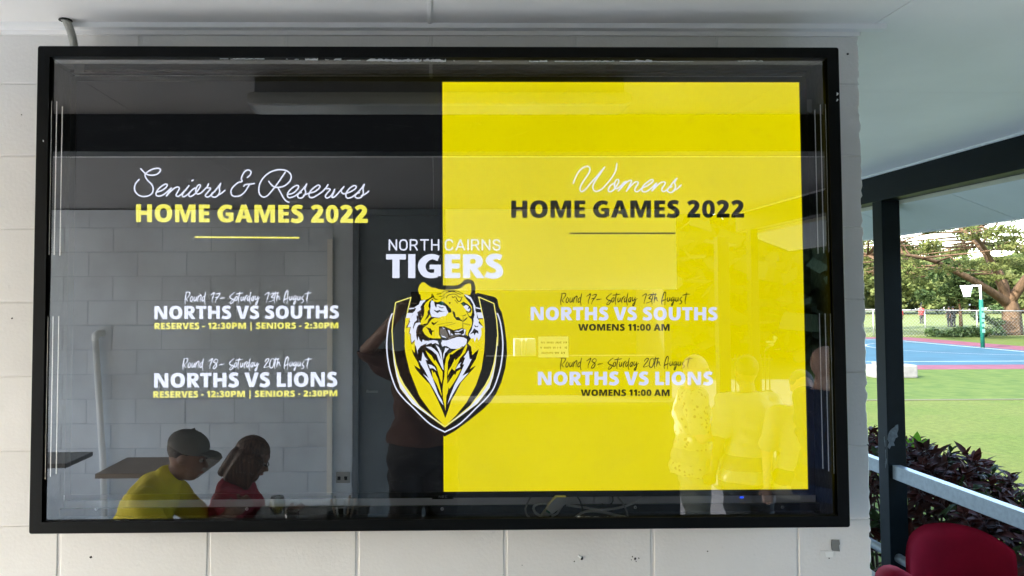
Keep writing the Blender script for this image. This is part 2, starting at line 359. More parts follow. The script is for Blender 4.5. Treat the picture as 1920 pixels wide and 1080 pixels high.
# ------------------------------------------------------------------ display case
FX0, FX1, FZ0, FZ1, FY = -1.007, 1.067, 1.020, 2.2575, -.143
IX0, IX1, IZ0, IZ1 = -.976, 1.036, 1.0485, 2.2295
case = thing('display_case', 'big black glazed case on the block wall around the screen', 'display case', (0, 0, FZ0))
mb = MB()
def rrect(x0, x1, z0, z1, r, n=4):
    out = []
    for cx, cz, a in ((x1-r, z1-r, 0), (x0+r, z1-r, 90), (x0+r, z0+r, 180), (x1-r, z0+r, 270)):
        for k in range(n+1): out.append((cx+r*math.cos(R_(a+90*k/n)), cz+r*math.sin(R_(a+90*k/n))))
    return out
O_ = rrect(FX0, FX1, FZ0, FZ1, .006); I_ = rrect(IX0, IX1, IZ0, IZ1, .002)
O2 = rrect(FX0+.0015, FX1-.0015, FZ0+.0015, FZ1-.0015, .005)
bm = mb.bm
def ring(pts, y): return [bm.verts.new((x, y, z)) for x, z in pts]
ro, ro2, ri, ri2 = ring(O_, FY+.0015), ring(O2, FY), ring(I_, FY), ring(I_, FY+.014)
rb = ring(O_, FY+.022); N = len(ro)
for a, b_ in ((rb, ro), (ro, ro2), (ro2, ri), (ri, ri2)):
    for k in range(N): bm.faces.new((a[k], a[(k+1) % N], b_[(k+1) % N], b_[k]))
mb.build('frame', M_FRAME, case)
mb = MB(); mb.box(IX0-.004, IX1+.004, FY+.0145, -.002, IZ1+.001, IZ1+.004).build('top_panel', M_INNER, case)
mb = MB(); mb.box(FX0+.003, FX1-.003, FY+.006, -.002, FZ0+.002, FZ0+.005).build('bottom_panel', M_INNER, case)
# side panels with three long vent slots above and below
SL = [-.128, -.100, -.070]
for name, x, zz in (('side_panel', IX0, ((1.152, 1.563), (1.722, 2.125))), ('side_panel', IX1, ((1.152, 1.563), (1.722, 2.118)))):
    mb = MB(); x0, x1 = (x-.0015, x) if x < 0 else (x, x+.0015)
    ys_ = [FY+.002]+[v for s_ in SL for v in (s_-.0042, s_+.0042)]+[-.004]
    for k in range(0, len(ys_), 2): mb.box(x0, x1, ys_[k], ys_[k+1], FZ0+.005, IZ1)
    for k in range(3):
        for za, zb in ((FZ0+.005, zz[0][0]), (zz[0][1], zz[1][0]), (zz[1][1]-.006*abs(k-1), IZ1)):
            mb.box(x0, x1, ys_[2*k+1], ys_[2*k+2], za, zb)
    mb.build(name, M_INNER, case)
mb = MB(); mb.box(-.985, 1.045, -.050, -.0405, at(830, 963, 1, -.05).z, at(830, 949, 1, -.05).z).build('bottom_batten', M_INNER, case)
part_box('brightening_strip', mat('bright_white', (.97, .98, 1.0), .6), case, -.97, 1.03, -.040, -.034, at(830, 949, 1, -.04).z, 1.09)  # added strip before the wall, extra white to brighten the gap below the screen
mb = MB(); mb.box(-.985, 1.045, -.03, -.004, 2.222, 2.2295).build('top_batten', M_INNER, case)
for px in (181, 463, 829, 1191, 1467):
    c = at(px, 951 if px > 900 else 954, 1, -.051)
    MB().tube([c, c+Vector((0, -.0015, 0))], .0042, 12).build('screw', M_WPLAST, case)
    MB().tube([c+Vector((0, -.0016, 0)), c+Vector((0, -.002, 0))], .0016, 8).build('screw_recess', M_HOLE, case)
# glass
m = bpy.data.materials.new('case_glass'); m.use_nodes = True; nt = m.node_tree; nt.nodes.clear()
o_ = nt.nodes.new('ShaderNodeOutputMaterial'); tr = nt.nodes.new('ShaderNodeBsdfTransparent'); gl = nt.nodes.new('ShaderNodeBsdfGlossy'); gl.inputs['Roughness'].default_value = .0
lw = nt.nodes.new('ShaderNodeFresnel'); lw.inputs['IOR'].default_value = 1.5
mu = nt.nodes.new('ShaderNodeMath'); mu.operation = 'MULTIPLY_ADD'; mu.inputs[1].default_value = .9; mu.inputs[2].default_value = GLASS_R-.036; mu.use_clamp = True
mxs = nt.nodes.new('ShaderNodeMixShader'); nt.links.new(lw.outputs[0], mu.inputs[0]); nt.links.new(mu.outputs[0], mxs.inputs[0]); nt.links.new(tr.outputs[0], mxs.inputs[1]); nt.links.new(gl.outputs[0], mxs.inputs[2])
# faint wiped smears and dust near the rim
df = nt.nodes.new('ShaderNodeBsdfDiffuse'); df.inputs[0].default_value = (.6, .6, .6, 1); mx2 = nt.nodes.new('ShaderNodeMixShader')
gg = nt.nodes.new('ShaderNodeNewGeometry'); nn_ = nt.nodes.new('ShaderNodeTexNoise'); mp = nt.nodes.new('ShaderNodeMapping'); mp.inputs['Scale'].default_value = (3, 1, 9); mp.inputs['Rotation'].default_value = (0, .5, 0)
nt.links.new(gg.outputs['Position'], mp.inputs[0]); nt.links.new(mp.outputs[0], nn_.inputs['Vector']); nn_.inputs['Scale'].default_value = 5; nn_.inputs['Detail'].default_value = 9; nn_.inputs['Roughness'].default_value = .7; nn_.inputs['Distortion'].default_value = 1.2
rr = nt.nodes.new('ShaderNodeMapRange'); rr.inputs[1].default_value = .55; rr.inputs[2].default_value = .85; rr.inputs[3].default_value = 0; rr.inputs[4].default_value = .05; nt.links.new(nn_.outputs[0], rr.inputs[0])
nt.links.new(rr.outputs[0], mx2.inputs[0]); nt.links.new(mxs.outputs[0], mx2.inputs[1]); nt.links.new(df.outputs[0], mx2.inputs[2]); nt.links.new(mx2.outputs[0], o_.inputs[0])
MB().poly([(IX0, -.130, IZ0), (IX1, -.130, IZ0), (IX1, -.130, IZ1), (IX0, -.130, IZ1)]).build('glass_pane', m, case)
# scraped paint and old sealant along the inner rim
rnd = random.Random(12)
def chip(px0, px1, py, th, y=-.1315, nm='paint_chip'):
    n_ = max(3, int((px1-px0)/3)); up = [(px0+(px1-px0)*k/n_, py-th*rnd.uniform(.1, 1)) for k in range(n_+1)]; dn = [(a, py+.4+th*rnd.uniform(0, .25)) for a, _ in up[::-1]]
    quad_px(up+dn, y, .0003).build(nm, M_CHIP, case)
for a, b_, y_, t in ((138, 205, 107.3, .5), (185, 385, 108.2, .9), (250, 254, 106, 3.2), (352, 384, 106.4, 1.5), (412, 428, 110, 3), (432, 470, 110.6, 2), (470, 496, 110.5, 1.8), (536, 540, 111, 2), (552, 560, 111.5, 2), (572, 596, 112, 4), (610, 616, 112, 2), (626, 640, 112, 3.5), (650, 676, 113, 1), (687, 735, 113.8, 6), (735, 790, 114.4, 6.5), (794, 836, 114.6, 6), (850, 853, 114, 2), (898, 922, 115, 1), (992, 1026, 115.3, 3), (1040, 1100, 115.3, 1.8), (1100, 1152, 115.3, 2.6), (1161, 1190, 115.4, 2), (1190, 1222, 115.4, 4.5), (1222, 1300, 115.4, 1), (1383, 1431, 114.6, 1.6)):
    chip(a, b_, y_, t)
for a, b_, t in ((215, 265, .8), (310, 345, 1), (395, 405, .8), (690, 705, 1), (735, 760, 2), (830, 845, .8), (930, 1010, 1.5), (1080, 1140, 1.4), (1140, 1190, 1.3), (1330, 1380, 1.6)): chip(a, b_, (976.5 if a < 400 else 974.0 if a < 1000 else 969.5), t)
for P_ in (((1569, 173), (1572.5, 174.5), (1571.5, 178), (1568.5, 179.5)), ((1569.5, 185), (1572, 186), (1571, 189), (1568, 190)), ((80, 262), (82, 263), (82, 266), (80.5, 266))): MB().prism([at(u_, v_, 1, FY-.0004) for u_, v_ in P_], (0, .0003, 0)).build('paint_chip', M_CHIP, case)
# a thin whitish strip along the case bottom, right half
quad_px([(1160, 966.5), (1462, 964.5), (1478, 976), (1160, 978)], -.03, .012).build('whitish_strip', M_WPLAST, case)
MB().poly([at(a, b_, 1, -.0895) for a, b_ in ((137, 118), (157, 118), (159, 121), (157, 136), (168, 133), (179, 137), (138, 137), (141, 128))]).build('tape_scrap', mat('dull_tape', (.10, .105, .105), .6), case)
MB().poly([at(a, b_, 1, -.058) for a, b_ in ((1512, 186), (1529, 186), (1530, 200), (1527, 208), (1520, 212), (1512, 207))]).build('tape_scrap', MATS['dull_tape'], case)

# ------------------------------------------------------------------ television
SY = -.070
ZB = at(830, 933.5, 1, SY-.004).z
SX0, SX1, SZ0, SZ1, SXM = -.9385, .9955, 1.0995, 2.1855, .0325
tv = thing('television', 'large flat black screen inside the case lit half black and half yellow', 'television', (0.03, SY, 1.07))
tv['label'] = 'large wall screen inside the black case showing home games listings'
M_BEZ = mat('bezel', (.003, .003, .0034), .5, spec=.15)
MB().box(SX0-.012, SX1+.016, SY+.004, -.042, ZB+.003, SZ1+.012, bevel=.003).build('casing', M_BEZ, tv)
mb = MB()
for a in ((SX0-.014, SX0, ZB, SZ1+.014), (SX1, SX1+.018, ZB, SZ1+.014), (SX0, SX1, SZ1, SZ1+.014), (SX0, SX1, ZB, SZ0)): mb.box(a[0], a[1], SY-.004, SY+.0045, a[2], a[3])
mb.build('bezel', M_BEZ, tv)
MB().box(.03-.028, .03+.028, SY-.0055, SY, ZB-.003, ZB+.006).build('logo_tab', M_BEZ, tv)
MB().poly([(SX0, SY, SZ0), (SXM, SY, SZ0), (SXM, SY, SZ1), (SX0, SY, SZ1)]).build('dark_half', emit('screen_black', (14, 15, 17)), tv)
# yellow half: a lit panel, a little weaker toward its edge as an LCD is
m = emit('screen_yellow', (222, 208, 0)); nt = m.node_tree; e = nt.nodes['Emission']; g = nt.nodes.new('ShaderNodeNewGeometry'); nz = nt.nodes.new('ShaderNodeTexNoise'); nz.inputs['Scale'].default_value = 2.0; nt.links.new(g.outputs['Position'], nz.inputs['Vector'])
r = nt.nodes.new('ShaderNodeMapRange'); s0 = e.inputs[1].default_value; r.inputs[1].default_value = .3; r.inputs[2].default_value = .7; r.inputs[3].default_value = s0*.93; r.inputs[4].default_value = s0*1.06; nt.links.new(nz.outputs[0], r.inputs[0]); nt.links.new(r.outputs[0], e.inputs[1])
MB().poly([(SXM, SY, SZ0), (SX1, SY, SZ0), (SX1, SY, SZ1), (SXM, SY, SZ1)]).build('yellow_half', m, tv)
E_W = emit('screen_white', (226, 232, 252)); E_Y = emit('screen_text_yellow', (238, 232, 84)); E_K = emit('screen_text_black', (20, 20, 17)); E_YL = emit('logo_yellow', (232, 216, 20)); E_T = emit('logo_teal', (30, 92, 86)); E_W2 = emit('screen_white2', (214, 220, 246))
E_PY = emit('pale_yellow', (240, 232, 120)); E_G = emit('logo_grey', (110, 108, 104))
LAY = [0]
def art(px, py, lay): return at(px, py, 1, SY-.0006-lay*.00025)
def crom(P, n=6, closed=False):
    P = [Vector((p[0], p[1])) for p in P]; out = []
    m_ = len(P)
    for i in range(m_-1):
        a, b_, c, d = P[max(i-1, 0)], P[i], P[i+1], P[min(i+2, m_-1)]
        for k in range(n):
            t = k/n; out.append(.5*((2*b_)+(c-a)*t+(2*a-5*b_+4*c-d)*t*t+(3*b_-a-3*c+d)*t**3))
    out.append(P[-1]); return out
class Art:
    """flat print on the screen, drawn in photograph pixels and carried onto the screen plane"""
    def __init__(s, lay): s.V = []; s.F = []; s.lay = lay
    def tri(s, pts, tris):
        b0 = len(s.V); s.V += [tuple(art(x, y, s.lay)) for x, y in pts]; s.F += [(b0+a, b0+b_, b0+c) for a, b_, c in tris]
    def poly(s, rings):
        if not isinstance(rings[0][0], (tuple, list, Vector)): rings = [rings]
        t = tessellate_polygon([[Vector((x, y, 0)) for x, y in r_] for r_ in rings]); s.tri([p for r_ in rings for p in r_], t); return s
    def stroke(s, P, w, n=6, taper=False, smooth=True, cap=True):
        if not smooth and len(P) > 2:
            for p, q in zip(P, P[1:]): s.stroke([p, q], w, smooth=False)
            return s
        Q = crom(P, n) if smooth and len(P) > 2 else [Vector(p) for p in P]
        L, Rr = [], []
        m_ = len(Q)
        for i, q in enumerate(Q):
            t = (Q[min(i+1, m_-1)]-Q[max(i-1, 0)]); t = t.normalized() if t.length > 1e-9 else Vector((1, 0)); nn = Vector((-t.y, t.x))
            ww = w/2
            if taper: ww *= (.55+.45*math.sin(math.pi*min(1, (i+.6)/m_*1.15)))
            L.append(q+nn*ww); Rr.append(q-nn*ww)
        pts = [tuple(p) for p in L+Rr]; tr = []
        for i in range(m_-1): tr += [(i, i+1, m_+i), (i+1, m_+i+1, m_+i)]
        s.tri(pts, tr)
        if cap:
            for c in (Q[0], Q[-1]):
                rr_ = w/2*(.6 if taper else 1); s.tri([tuple(c)]+[(c.x+rr_*math.cos(k*math.pi/5), c.y+rr_*math.sin(k*math.pi/5)) for k in range(10)], [(0, k+1, (k+1) % 10+1) for k in range(10)])
        return s
    def build(s, name, m, kind=None): return np_mesh(name, s.V, s.F, m, tv, kind=kind)

# heavy grotesque capitals, cap height 1: outlines (with holes) in glyph units
def ell(cx, cy, rx, ry, n=28, p=2.25, a0=0, a1=360):
    o = []
    for k in range(n if a1-a0 >= 360 else n+1):
        a = R_(a0+(a1-a0)*k/n); c, s_ = math.cos(a), math.sin(a); o.append((cx+rx*math.copysign(abs(c)**(2/p), c), cy+ry*math.copysign(abs(s_)**(2/p), s_)))
    return o
def rect(x0, y0, x1, y1): return [[(x0, y0), (x1, y0), (x1, y1), (x0, y1)]]
def ribbon(P, ws, n=7):
    Q = crom(P, n); m_ = len(Q); L, Rr = [], []
    for i, q in enumerate(Q):
        t = (Q[min(i+1, m_-1)]-Q[max(i-1, 0)]).normalized(); nn = Vector((-t.y, t.x)); f = i/(m_-1)*(len(ws)-1); k = min(int(f), len(ws)-2); w = ws[k]+(ws[k+1]-ws[k])*(f-k)
        L.append(tuple(q+nn*w/2)); Rr.append(tuple(q-nn*w/2))
    return ('R', L, Rr)
GL = {
'H': (.90, [rect(0, 0, .28, 1), rect(.62, 0, .90, 1), rect(.28, .40, .62, .63)]),
'O': (.99, [[ell(.495, .5, .495, .515), ell(.495, .5, .20, .285)]]),
'M': (1.16, [[[(0, 0), (0, 1), (.37, 1), (.58, .40), (.79, 1), (1.16, 1), (1.16, 0), (.90, 0), (.90, .68), (.68, 0), (.48, 0), (.25, .68), (.25, 0)]]]),
'E': (.61, [rect(0, 0, .28, 1), rect(.28, .78, .61, 1), rect(.28, .40, .585, .61), rect(.28, 0, .61, .22)]),
'G': (.89, [ribbon([(.79, .82), (.55, .895), (.32, .82), (.155, .62), (.145, .40), (.27, .18), (.50, .105), (.745, .15)], [.23, .22, .27, .30, .30, .27, .22, .23]), rect(.62, .08, .885, .56), rect(.44, .37, .62, .56)]),
'A': (1.0, [[[(0, 0), (.355, 1.003), (.645, 1.003), (1.0, 0), (.69, 0), (.625, .215), (.375, .215), (.31, 0)], [(.427, .40), (.573, .40), (.5, .70)]]]),
'S': (.71, [ribbon([(.64, .85), (.46, .905), (.25, .87), (.165, .73), (.27, .595), (.46, .49), (.56, .36), (.545, .20), (.38, .10), (.19, .105), (.02, .165)], [.23, .23, .26, .29, .27, .26, .27, .29, .26, .23, .25])]),
'2': (.73, [ribbon([(.06, .79), (.24, .90), (.44, .88), (.545, .745), (.50, .57), (.34, .37), (.15, .15)], [.24, .23, .25, .28, .29, .29, .28]), [[(0, 0), (.73, 0), (.73, .235), (.36, .235), (.02, .20)]]]),
'0': (.72, [[ell(.36, .5, .36, .515), ell(.36, .5, .105, .29)]]),
'N': (.97, [[[(0, 0), (0, 1), (.33, 1), (.72, .34), (.72, 1), (.97, 1), (.97, 0), (.64, 0), (.25, .66), (.25, 0)]]]),
'R': (.85, [rect(0, 0, .28, 1), [ell(.42, .70, .36, .30, 16, 2.3, -90, 90)+[(.28, 1.0), (.28, .78)]+ell(.40, .70, .10, .10, 10, 2.2, -90, 90)[::-1]+[(.28, .60), (.28, .40)]], [[(.28, .42), (.54, .45), (.85, 0), (.53, 0), (.28, .38)]]]),
'T': (.78, [rect(.25, 0, .53, .78), rect(0, .775, .78, 1)]),
'V': (.98, [[[(0, 1), (.30, 1), (.49, .30), (.68, 1), (.98, 1), (.65, 0), (.33, 0)]]]),
'U': (.88, [[[(0, 1), (.28, 1), (.28, .40), (.31, .27), (.38, .215), (.44, .21), (.50, .215), (.57, .27), (.60, .40), (.60, 1), (.88, 1), (.88, .38), (.83, .18), (.71, .05), (.57, -.01), (.44, -.018), (.31, -.01), (.17, .05), (.05, .18), (0, .38)]]]),
'L': (.62, [rect(0, 0, .28, 1), rect(.28, 0, .62, .23)]),
'I': (.28, [rect(0, 0, .28, 1)]),
'P': (.78, [rect(0, 0, .28, 1), [ell(.40, .665, .38, .335, 16, 2.3, -90, 90)+[(.28, 1.0), (.28, .78)]+ell(.38, .665, .11, .115, 10, 2.2, -90, 90)[::-1]+[(.28, .55), (.28, .33)]]]),
'1': (.50, [rect(.22, 0, .50, 1), [[(.22, 1), (0, .78), (.13, .63), (.22, .70)]]]),
'3': (.72, [ribbon([(.07, .83), (.28, .90), (.49, .86), (.51, .69), (.37, .555), (.24, .53)], [.23, .22, .25, .28, .22, .19]), ribbon([(.24, .53), (.42, .50), (.555, .36), (.53, .19), (.34, .10), (.03, .14)], [.19, .22, .28, .30, .24, .25])]),
':': (.27, [[ell(.135, .14, .15, .155, 12, 2)], [ell(.135, .62, .15, .155, 12, 2)]]),
'-': (.37, [rect(0, .30, .37, .50)]),
'|': (.17, [rect(0, -.30, .17, 1.06)]),
'W': (1.46, [[[(0, 1), (.29, 1), (.43, .33), (.585, 1), (.875, 1), (1.03, .33), (1.17, 1), (1.46, 1), (1.20, 0), (.89, 0), (.73, .66), (.57, 0), (.26, 0)]]]),
'C': (.80, [ribbon([(.76, .82), (.54, .895), (.32, .82), (.155, .62), (.155, .38), (.32, .17), (.54, .105), (.76, .17)], [.2]*8)]),
}
BR = {'H': (.09, .09), 'O': (.06, .06), 'M': (.09, .09), 'E': (.09, .05), 'G': (.06, .08), 'A': (.0, .0), 'S': (.05, .04), '2': (.04, .05), '0': (.05, .05), 'N': (.09, .09), 'R': (.09, .0), 'T': (.03, .03), 'V': (0, 0), 'U': (.08, .08), 'L': (.09, .03), 'I': (.09, .09), 'P': (.09, .04), '1': (.06, .09), '3': (.04, .05), ':': (.07, .07), '-': (.05, .05), '|': (.22, .22), 'W': (.01, .01), 'C': (.06, .02)}
def heavy(body, x0, x1, yt0, yb0, yt1, yb1, m, lay, gap=.0, space=.34, name='lettering'):
    pos = []; x = 0
    for i, ch in enumerate(body):
        if ch == ' ': x += space; continue
        l, r_ = BR[ch]; x += (l if pos else 0); pos.append((ch, x)); x += GL[ch][0]+r_+gap; end = x-r_-gap
    k = (x1-x0)/end
    for ch, gx in pos:
        A_ = Art(lay)
        for rings in GL[ch][1]:
            if rings[0] == 'R':
                def tf(a, b_):
                    X = x0+(gx+a)*k; t = (X-x0)/(x1-x0); yt = yt0+(yt1-yt0)*t; yb = yb0+(yb1-yb0)*t; return (X, yb+(yt-yb)*b_)
                L, Rr = rings[1], rings[2]; n_ = len(L); tr = []
                for i in range(n_-1): tr += [(i, i+1, n_+i), (i+1, n_+i+1, n_+i)]
                A_.tri([tf(*q) for q in L+Rr], tr); continue
            rr_ = []
            for ring_ in rings:
                q = []
                for a, b_ in ring_:
                    X = x0+(gx+a)*k; t = (X-x0)/(x1-x0); yt = yt0+(yt1-yt0)*t; yb = yb0+(yb1-yb0)*t; q.append((X, yb+(yt-yb)*b_))
                rr_.append(q)
            A_.poly(rr_)
        A_.build('letter', m)
heavy('HOME GAMES 2022', 255, 689.5, 383, 416.3, 385, 418, E_Y, 2)
heavy('NORTHS VS SOUTHS', 289.5, 635.5, 573.7, 598.5, 573, 597, E_W, 2)
heavy('RESERVES - 12:30PM | SENIORS - 2:30PM', 289.7, 634.5, 605.3, 617.4, 604.5, 616, E_Y, 2)
heavy('NORTHS VS LIONS', 289, 632.5, 699.6, 726.8, 697.5, 724.8, E_W, 2)
heavy('RESERVES - 12:30PM | SENIORS - 2:30PM', 287.5, 632.5, 733.6, 746, 731.8, 743, E_Y, 2)
heavy('HOME GAMES 2022', 958.5, 1395.5, 376, 408.4, 375.6, 408, E_K, 2)
heavy('NORTHS VS SOUTHS', 995, 1345.5, 575.5, 600.3, 576.2, 600.6, E_W2, 2)
heavy('WOMENS 11:00 AM', 1084, 1255.5, 607.6, 620, 607.6, 620.2, E_K, 2)
heavy('NORTHS VS LIONS', 1008.5, 1337, 697, 722, 697, 722, E_W2, 2)
heavy('WOMENS 11:00 AM', 1089, 1255.5, 730.4, 742.6, 730.4, 742.6, E_K, 2)
Art(2).stroke([(366, 444.6), (560, 445.8)], 3, smooth=False).build('underline', E_Y)
Art(2).stroke([(1069, 437.6), (1265, 437.4)], 3, smooth=False).build('underline', E_K)
# club name: thin line over heavy line
a = Art(2)
def pl(P, sx, sy, ox, oy): return [(ox+x*sx, oy-y*sy) for x, y in P]
THIN = {'N': (.68, [[(.0, 0), (.0, 1), (.68, 0), (.68, 1)]]), 'O': (.68, [[(.34, 1), (.12, .95), (0, .74), (0, .26), (.12, .05), (.34, 0), (.56, .05), (.68, .26), (.68, .74), (.56, .95), (.34, 1)]]),
 'R': (.66, [[(0, 0), (0, 1), (.36, 1), (.55, .95), (.64, .78), (.6, .58), (.40, .46), (0, .46)], [(.38, .46), (.66, 0)]]), 'T': (.74, [[(0, 1), (.74, 1)], [(.37, 1), (.37, 0)]]), 'H': (.66, [[(0, 0), (0, 1)], [(.66, 0), (.66, 1)], [(0, .5), (.66, .5)]]),
 'C': (.66, [[(.66, .76), (.58, .94), (.36, 1), (.12, .95), (0, .74), (0, .26), (.12, .05), (.36, 0), (.58, .06), (.66, .24)]]), 'A': (.78, [[(0, 0), (.39, 1), (.78, 0)], [(.13, .3), (.65, .3)]]), 'I': (0, [[(0, 0), (0, 1)]]),
 'S': (.62, [[(.60, .78), (.50, .95), (.30, 1), (.10, .95), (.02, .76), (.10, .58), (.32, .50), (.54, .42), (.62, .24), (.54, .05), (.32, 0), (.10, .05), (.0, .24)]])}
def thin(body, x0, x1, yt, yb, w):
    x = 0; pos = []
    for ch in body: pos.append((ch, x)); x += THIN[ch][0]+.34
    x -= .34; k = (x1-x0-w)/x; h_ = yb-yt-w
    for ch, gx in pos:
        for P in THIN[ch][1]: a.stroke([(x0+w/2+(gx+q[0])*k, yb-w/2-q[1]*h_) for q in P], w, smooth=False)
thin('NORTH', 728.7, 823.8, 448.4, 470, 2.9); thin('CAIRNS', 834, 938.5, 448.2, 470, 2.7)
a.build('lettering', E_W, 'stuff')
heavy('TIGERS', 723.8, 943.6, 476.5, 521.3, 476.5, 521.5, E_W, 2, gap=-.03)

# monoline script
def S8(strokes, ox, oy, k, w, m, lay=2, taper=False, name='lettering', fx=None):
    A_ = Art(lay)
    for s_ in strokes.split(';'):
        P = [tuple(float(v) for v in q.split(',')) for q in s_.split()]
        if not P: continue
        P = [(ox+x/k, oy+y/k) for x, y in P]
        if fx: P = [fx(*p) for p in P]
        A_.stroke(P, w, taper=taper)
    return A_.build(name, m, 'stuff')
S8("190,130 225,168 262,203 300,220 370,228 440,210 480,172 480,135 430,125 350,145 280,190 256,235 290,300 345,355 375,410 370,480 325,528 245,548 165,530 110,475 98,410 120,345 168,292;"
   "440,480 510,455 570,410 590,375 560,362 500,395 445,450 420,505 440,540 500,535 560,500 610,455 650,420;650,420 620,470 575,540;580,535 640,470 700,420 750,405 770,425 745,480 720,525 740,545 780,530 830,480 880,430 915,385;"
   "915,385 870,440 825,500 815,535 840,550 890,520 940,470 985,430 1010,420;958,312 978,300;1010,420 960,450 915,510 920,545 960,540 1010,500 1060,440 1085,390 1075,370 1045,385 1020,440 1020,490 1050,510 1100,490 1150,440 1190,400 1208,358;"
   "1208,358 1185,415 1225,418 1238,432 1190,490 1160,530 1180,553 1220,545 1280,490 1340,420 1390,350;1390,350 1370,420 1375,480 1340,540 1290,557 1252,535 1265,495 1305,472;1345,530 1400,500 1455,455;"
   "1790,262 1830,225 1845,180 1810,150 1760,165 1720,220 1700,280 1710,322 1650,340 1580,400 1545,460 1555,520 1600,545 1680,535 1750,480 1790,420 1822,368;1735,395 1760,370 1830,362 1895,352", 240, 300, 8, 2.7, E_W)
S8("600,180 540,270 470,370 400,460 330,535 270,555 220,520 203,450 220,350 290,245 390,175 500,145 600,155 665,195 688,255 665,320 600,380 520,408 440,405 390,370 350,318;490,415 530,490 580,580 620,620 655,632;"
   "650,515 720,495 780,440 800,400 780,380 730,400 660,460 632,520 645,560 690,560 760,530 850,450 920,360;920,360 895,430 905,490 870,550 820,572 785,548 800,505 840,485;870,535 920,510 970,495;"
   "970,495 1040,475 1100,430 1120,395 1090,378 1030,415 975,470 955,520 970,560 1020,560 1090,520 1160,470 1215,410 1240,370;1240,370 1210,425 1255,430 1272,448 1225,500 1200,545 1225,570 1270,550 1310,500 1340,440;"
   "1340,440 1320,500 1300,560 1340,550 1400,490 1450,430 1480,400;1480,400 1440,460 1465,505 1510,500;1510,500 1580,475 1650,430 1662,395 1630,385 1570,420 1520,480 1508,535 1530,570 1590,560 1660,510 1730,440 1785,365;"
   "1785,365 1765,430 1770,500 1740,555 1690,572 1648,552 1665,510 1710,490;1740,535 1800,510 1850,468", 460, 300, 8, 2.7, E_W)
S8("120,430 140,370 190,270 260,200 330,175 368,205 355,270 290,370 235,460 220,520 245,555 300,520 370,440 450,350 520,270 590,185;590,185 520,290 450,390 415,470 425,530 470,550 540,520 620,440 700,340 755,240 772,130;"
   "730,430 680,460 645,520 660,555 710,540 760,480 800,410 795,375 765,380 740,430 740,490 770,510 820,480 870,425 910,400;910,400 870,460 795,545;800,540 870,460 940,400 990,385 985,420 915,550;920,540 990,460 1050,410 1090,410 1085,445 1045,510 1050,550 1090,550 1150,500;"
   "1150,500 1220,470 1290,425 1318,390 1295,372 1240,405 1180,455 1150,510 1160,550 1210,555 1280,510 1350,440 1370,425;1370,425 1300,545;1305,540 1370,470 1430,420 1490,410 1495,440 1455,500 1450,540 1490,550 1560,490 1620,410 1675,350;"
   "1675,350 1640,420 1655,480 1620,550 1570,567 1533,543 1550,500 1600,480;1620,540 1680,510 1738,455", 1060, 290, 8, 2.5, E_W)
# brush script rows
HW_ROUND = "215,195 195,300 175,420 185,515;190,200 250,187 305,197 310,240 270,310 212,372;212,385 255,440;355,305 325,370 325,430 355,440 388,390 388,330 355,300;435,310 425,380 430,430 465,420 490,350 497,315;497,315 490,400 505,432;542,290 530,380 525,445;530,380 570,300 610,262 622,300 600,380 600,440;700,300 660,340 645,400 660,440 695,410 715,350;745,190 725,300 710,400 730,520"
HW_17 = "880,270 940,230 985,202 960,300 925,400 930,472;1030,242 1090,226 1145,222 1100,310 1040,400 1010,480;1010,342 1080,325 1112,320"
HW_18 = "825,290 885,250 938,215 910,300 870,400 865,490;1085,250 1040,225 980,270 975,310 1040,350 1050,410 1010,480 960,490 960,450 1020,370 1080,300 1085,250"
HW_SAT = "1560,190 1500,230 1430,300 1420,330 1460,370 1520,387 1530,420 1490,480 1440,505 1425,480 1460,430 1500,395;1612,300 1570,330 1560,400 1580,430 1608,400 1625,310;1625,310 1614,420;1695,175 1670,300 1655,400 1665,490;1590,240 1690,225 1790,210;1732,310 1725,390 1740,430 1768,400 1790,320;1790,315 1790,420;1845,310 1830,400 1835,450;1838,370 1870,300 1910,270"
HW_DAY = "100,300 55,350 60,420 85,420 110,350;150,190 125,330 120,430 140,520;217,300 175,350 175,420 200,420 228,350 237,300;237,300 226,430;285,290 270,370 290,400 330,350 352,300;405,330 362,372 340,450 312,520 288,532 288,490 335,420 352,300"
HW_TH = "840,170 820,300 800,400 812,485;780,232 860,216 930,213;905,190 875,320 860,440;865,400 900,320 930,308 938,370 965,405"
HW_13 = "540,265 600,222 655,202 630,300 600,400 590,470;690,250 740,225 800,218 750,290 720,330 780,345 800,382 740,430 655,457"
HW_20 = "540,300 580,235 630,215 650,245 600,330 545,400 515,460 580,450 650,425;760,210 710,250 680,330 675,420 700,470 745,460 790,370 800,270 775,215 760,210"
HW_AUG = "1080,490 1065,430 1090,300 1130,180 1160,152 1180,190 1165,350 1155,500;1060,420 1120,380 1190,350;1232,300 1220,380 1240,410 1275,370 1290,300;1290,300 1292,400;1390,285 1340,330 1325,390 1350,400 1390,350 1410,300;1410,300 1395,400 1365,500 1340,530 1345,470 1430,370;1458,300 1445,380 1465,410 1500,370 1517,300;1517,300 1515,410;1620,285 1570,340 1572,380 1605,402 1610,440 1572,480 1545,480;1742,170 1722,300 1702,400 1712,480;1640,240 1740,216 1835,208"
DASH = "1145,372 1180,355 1230,352 1282,342"
K = 14.77
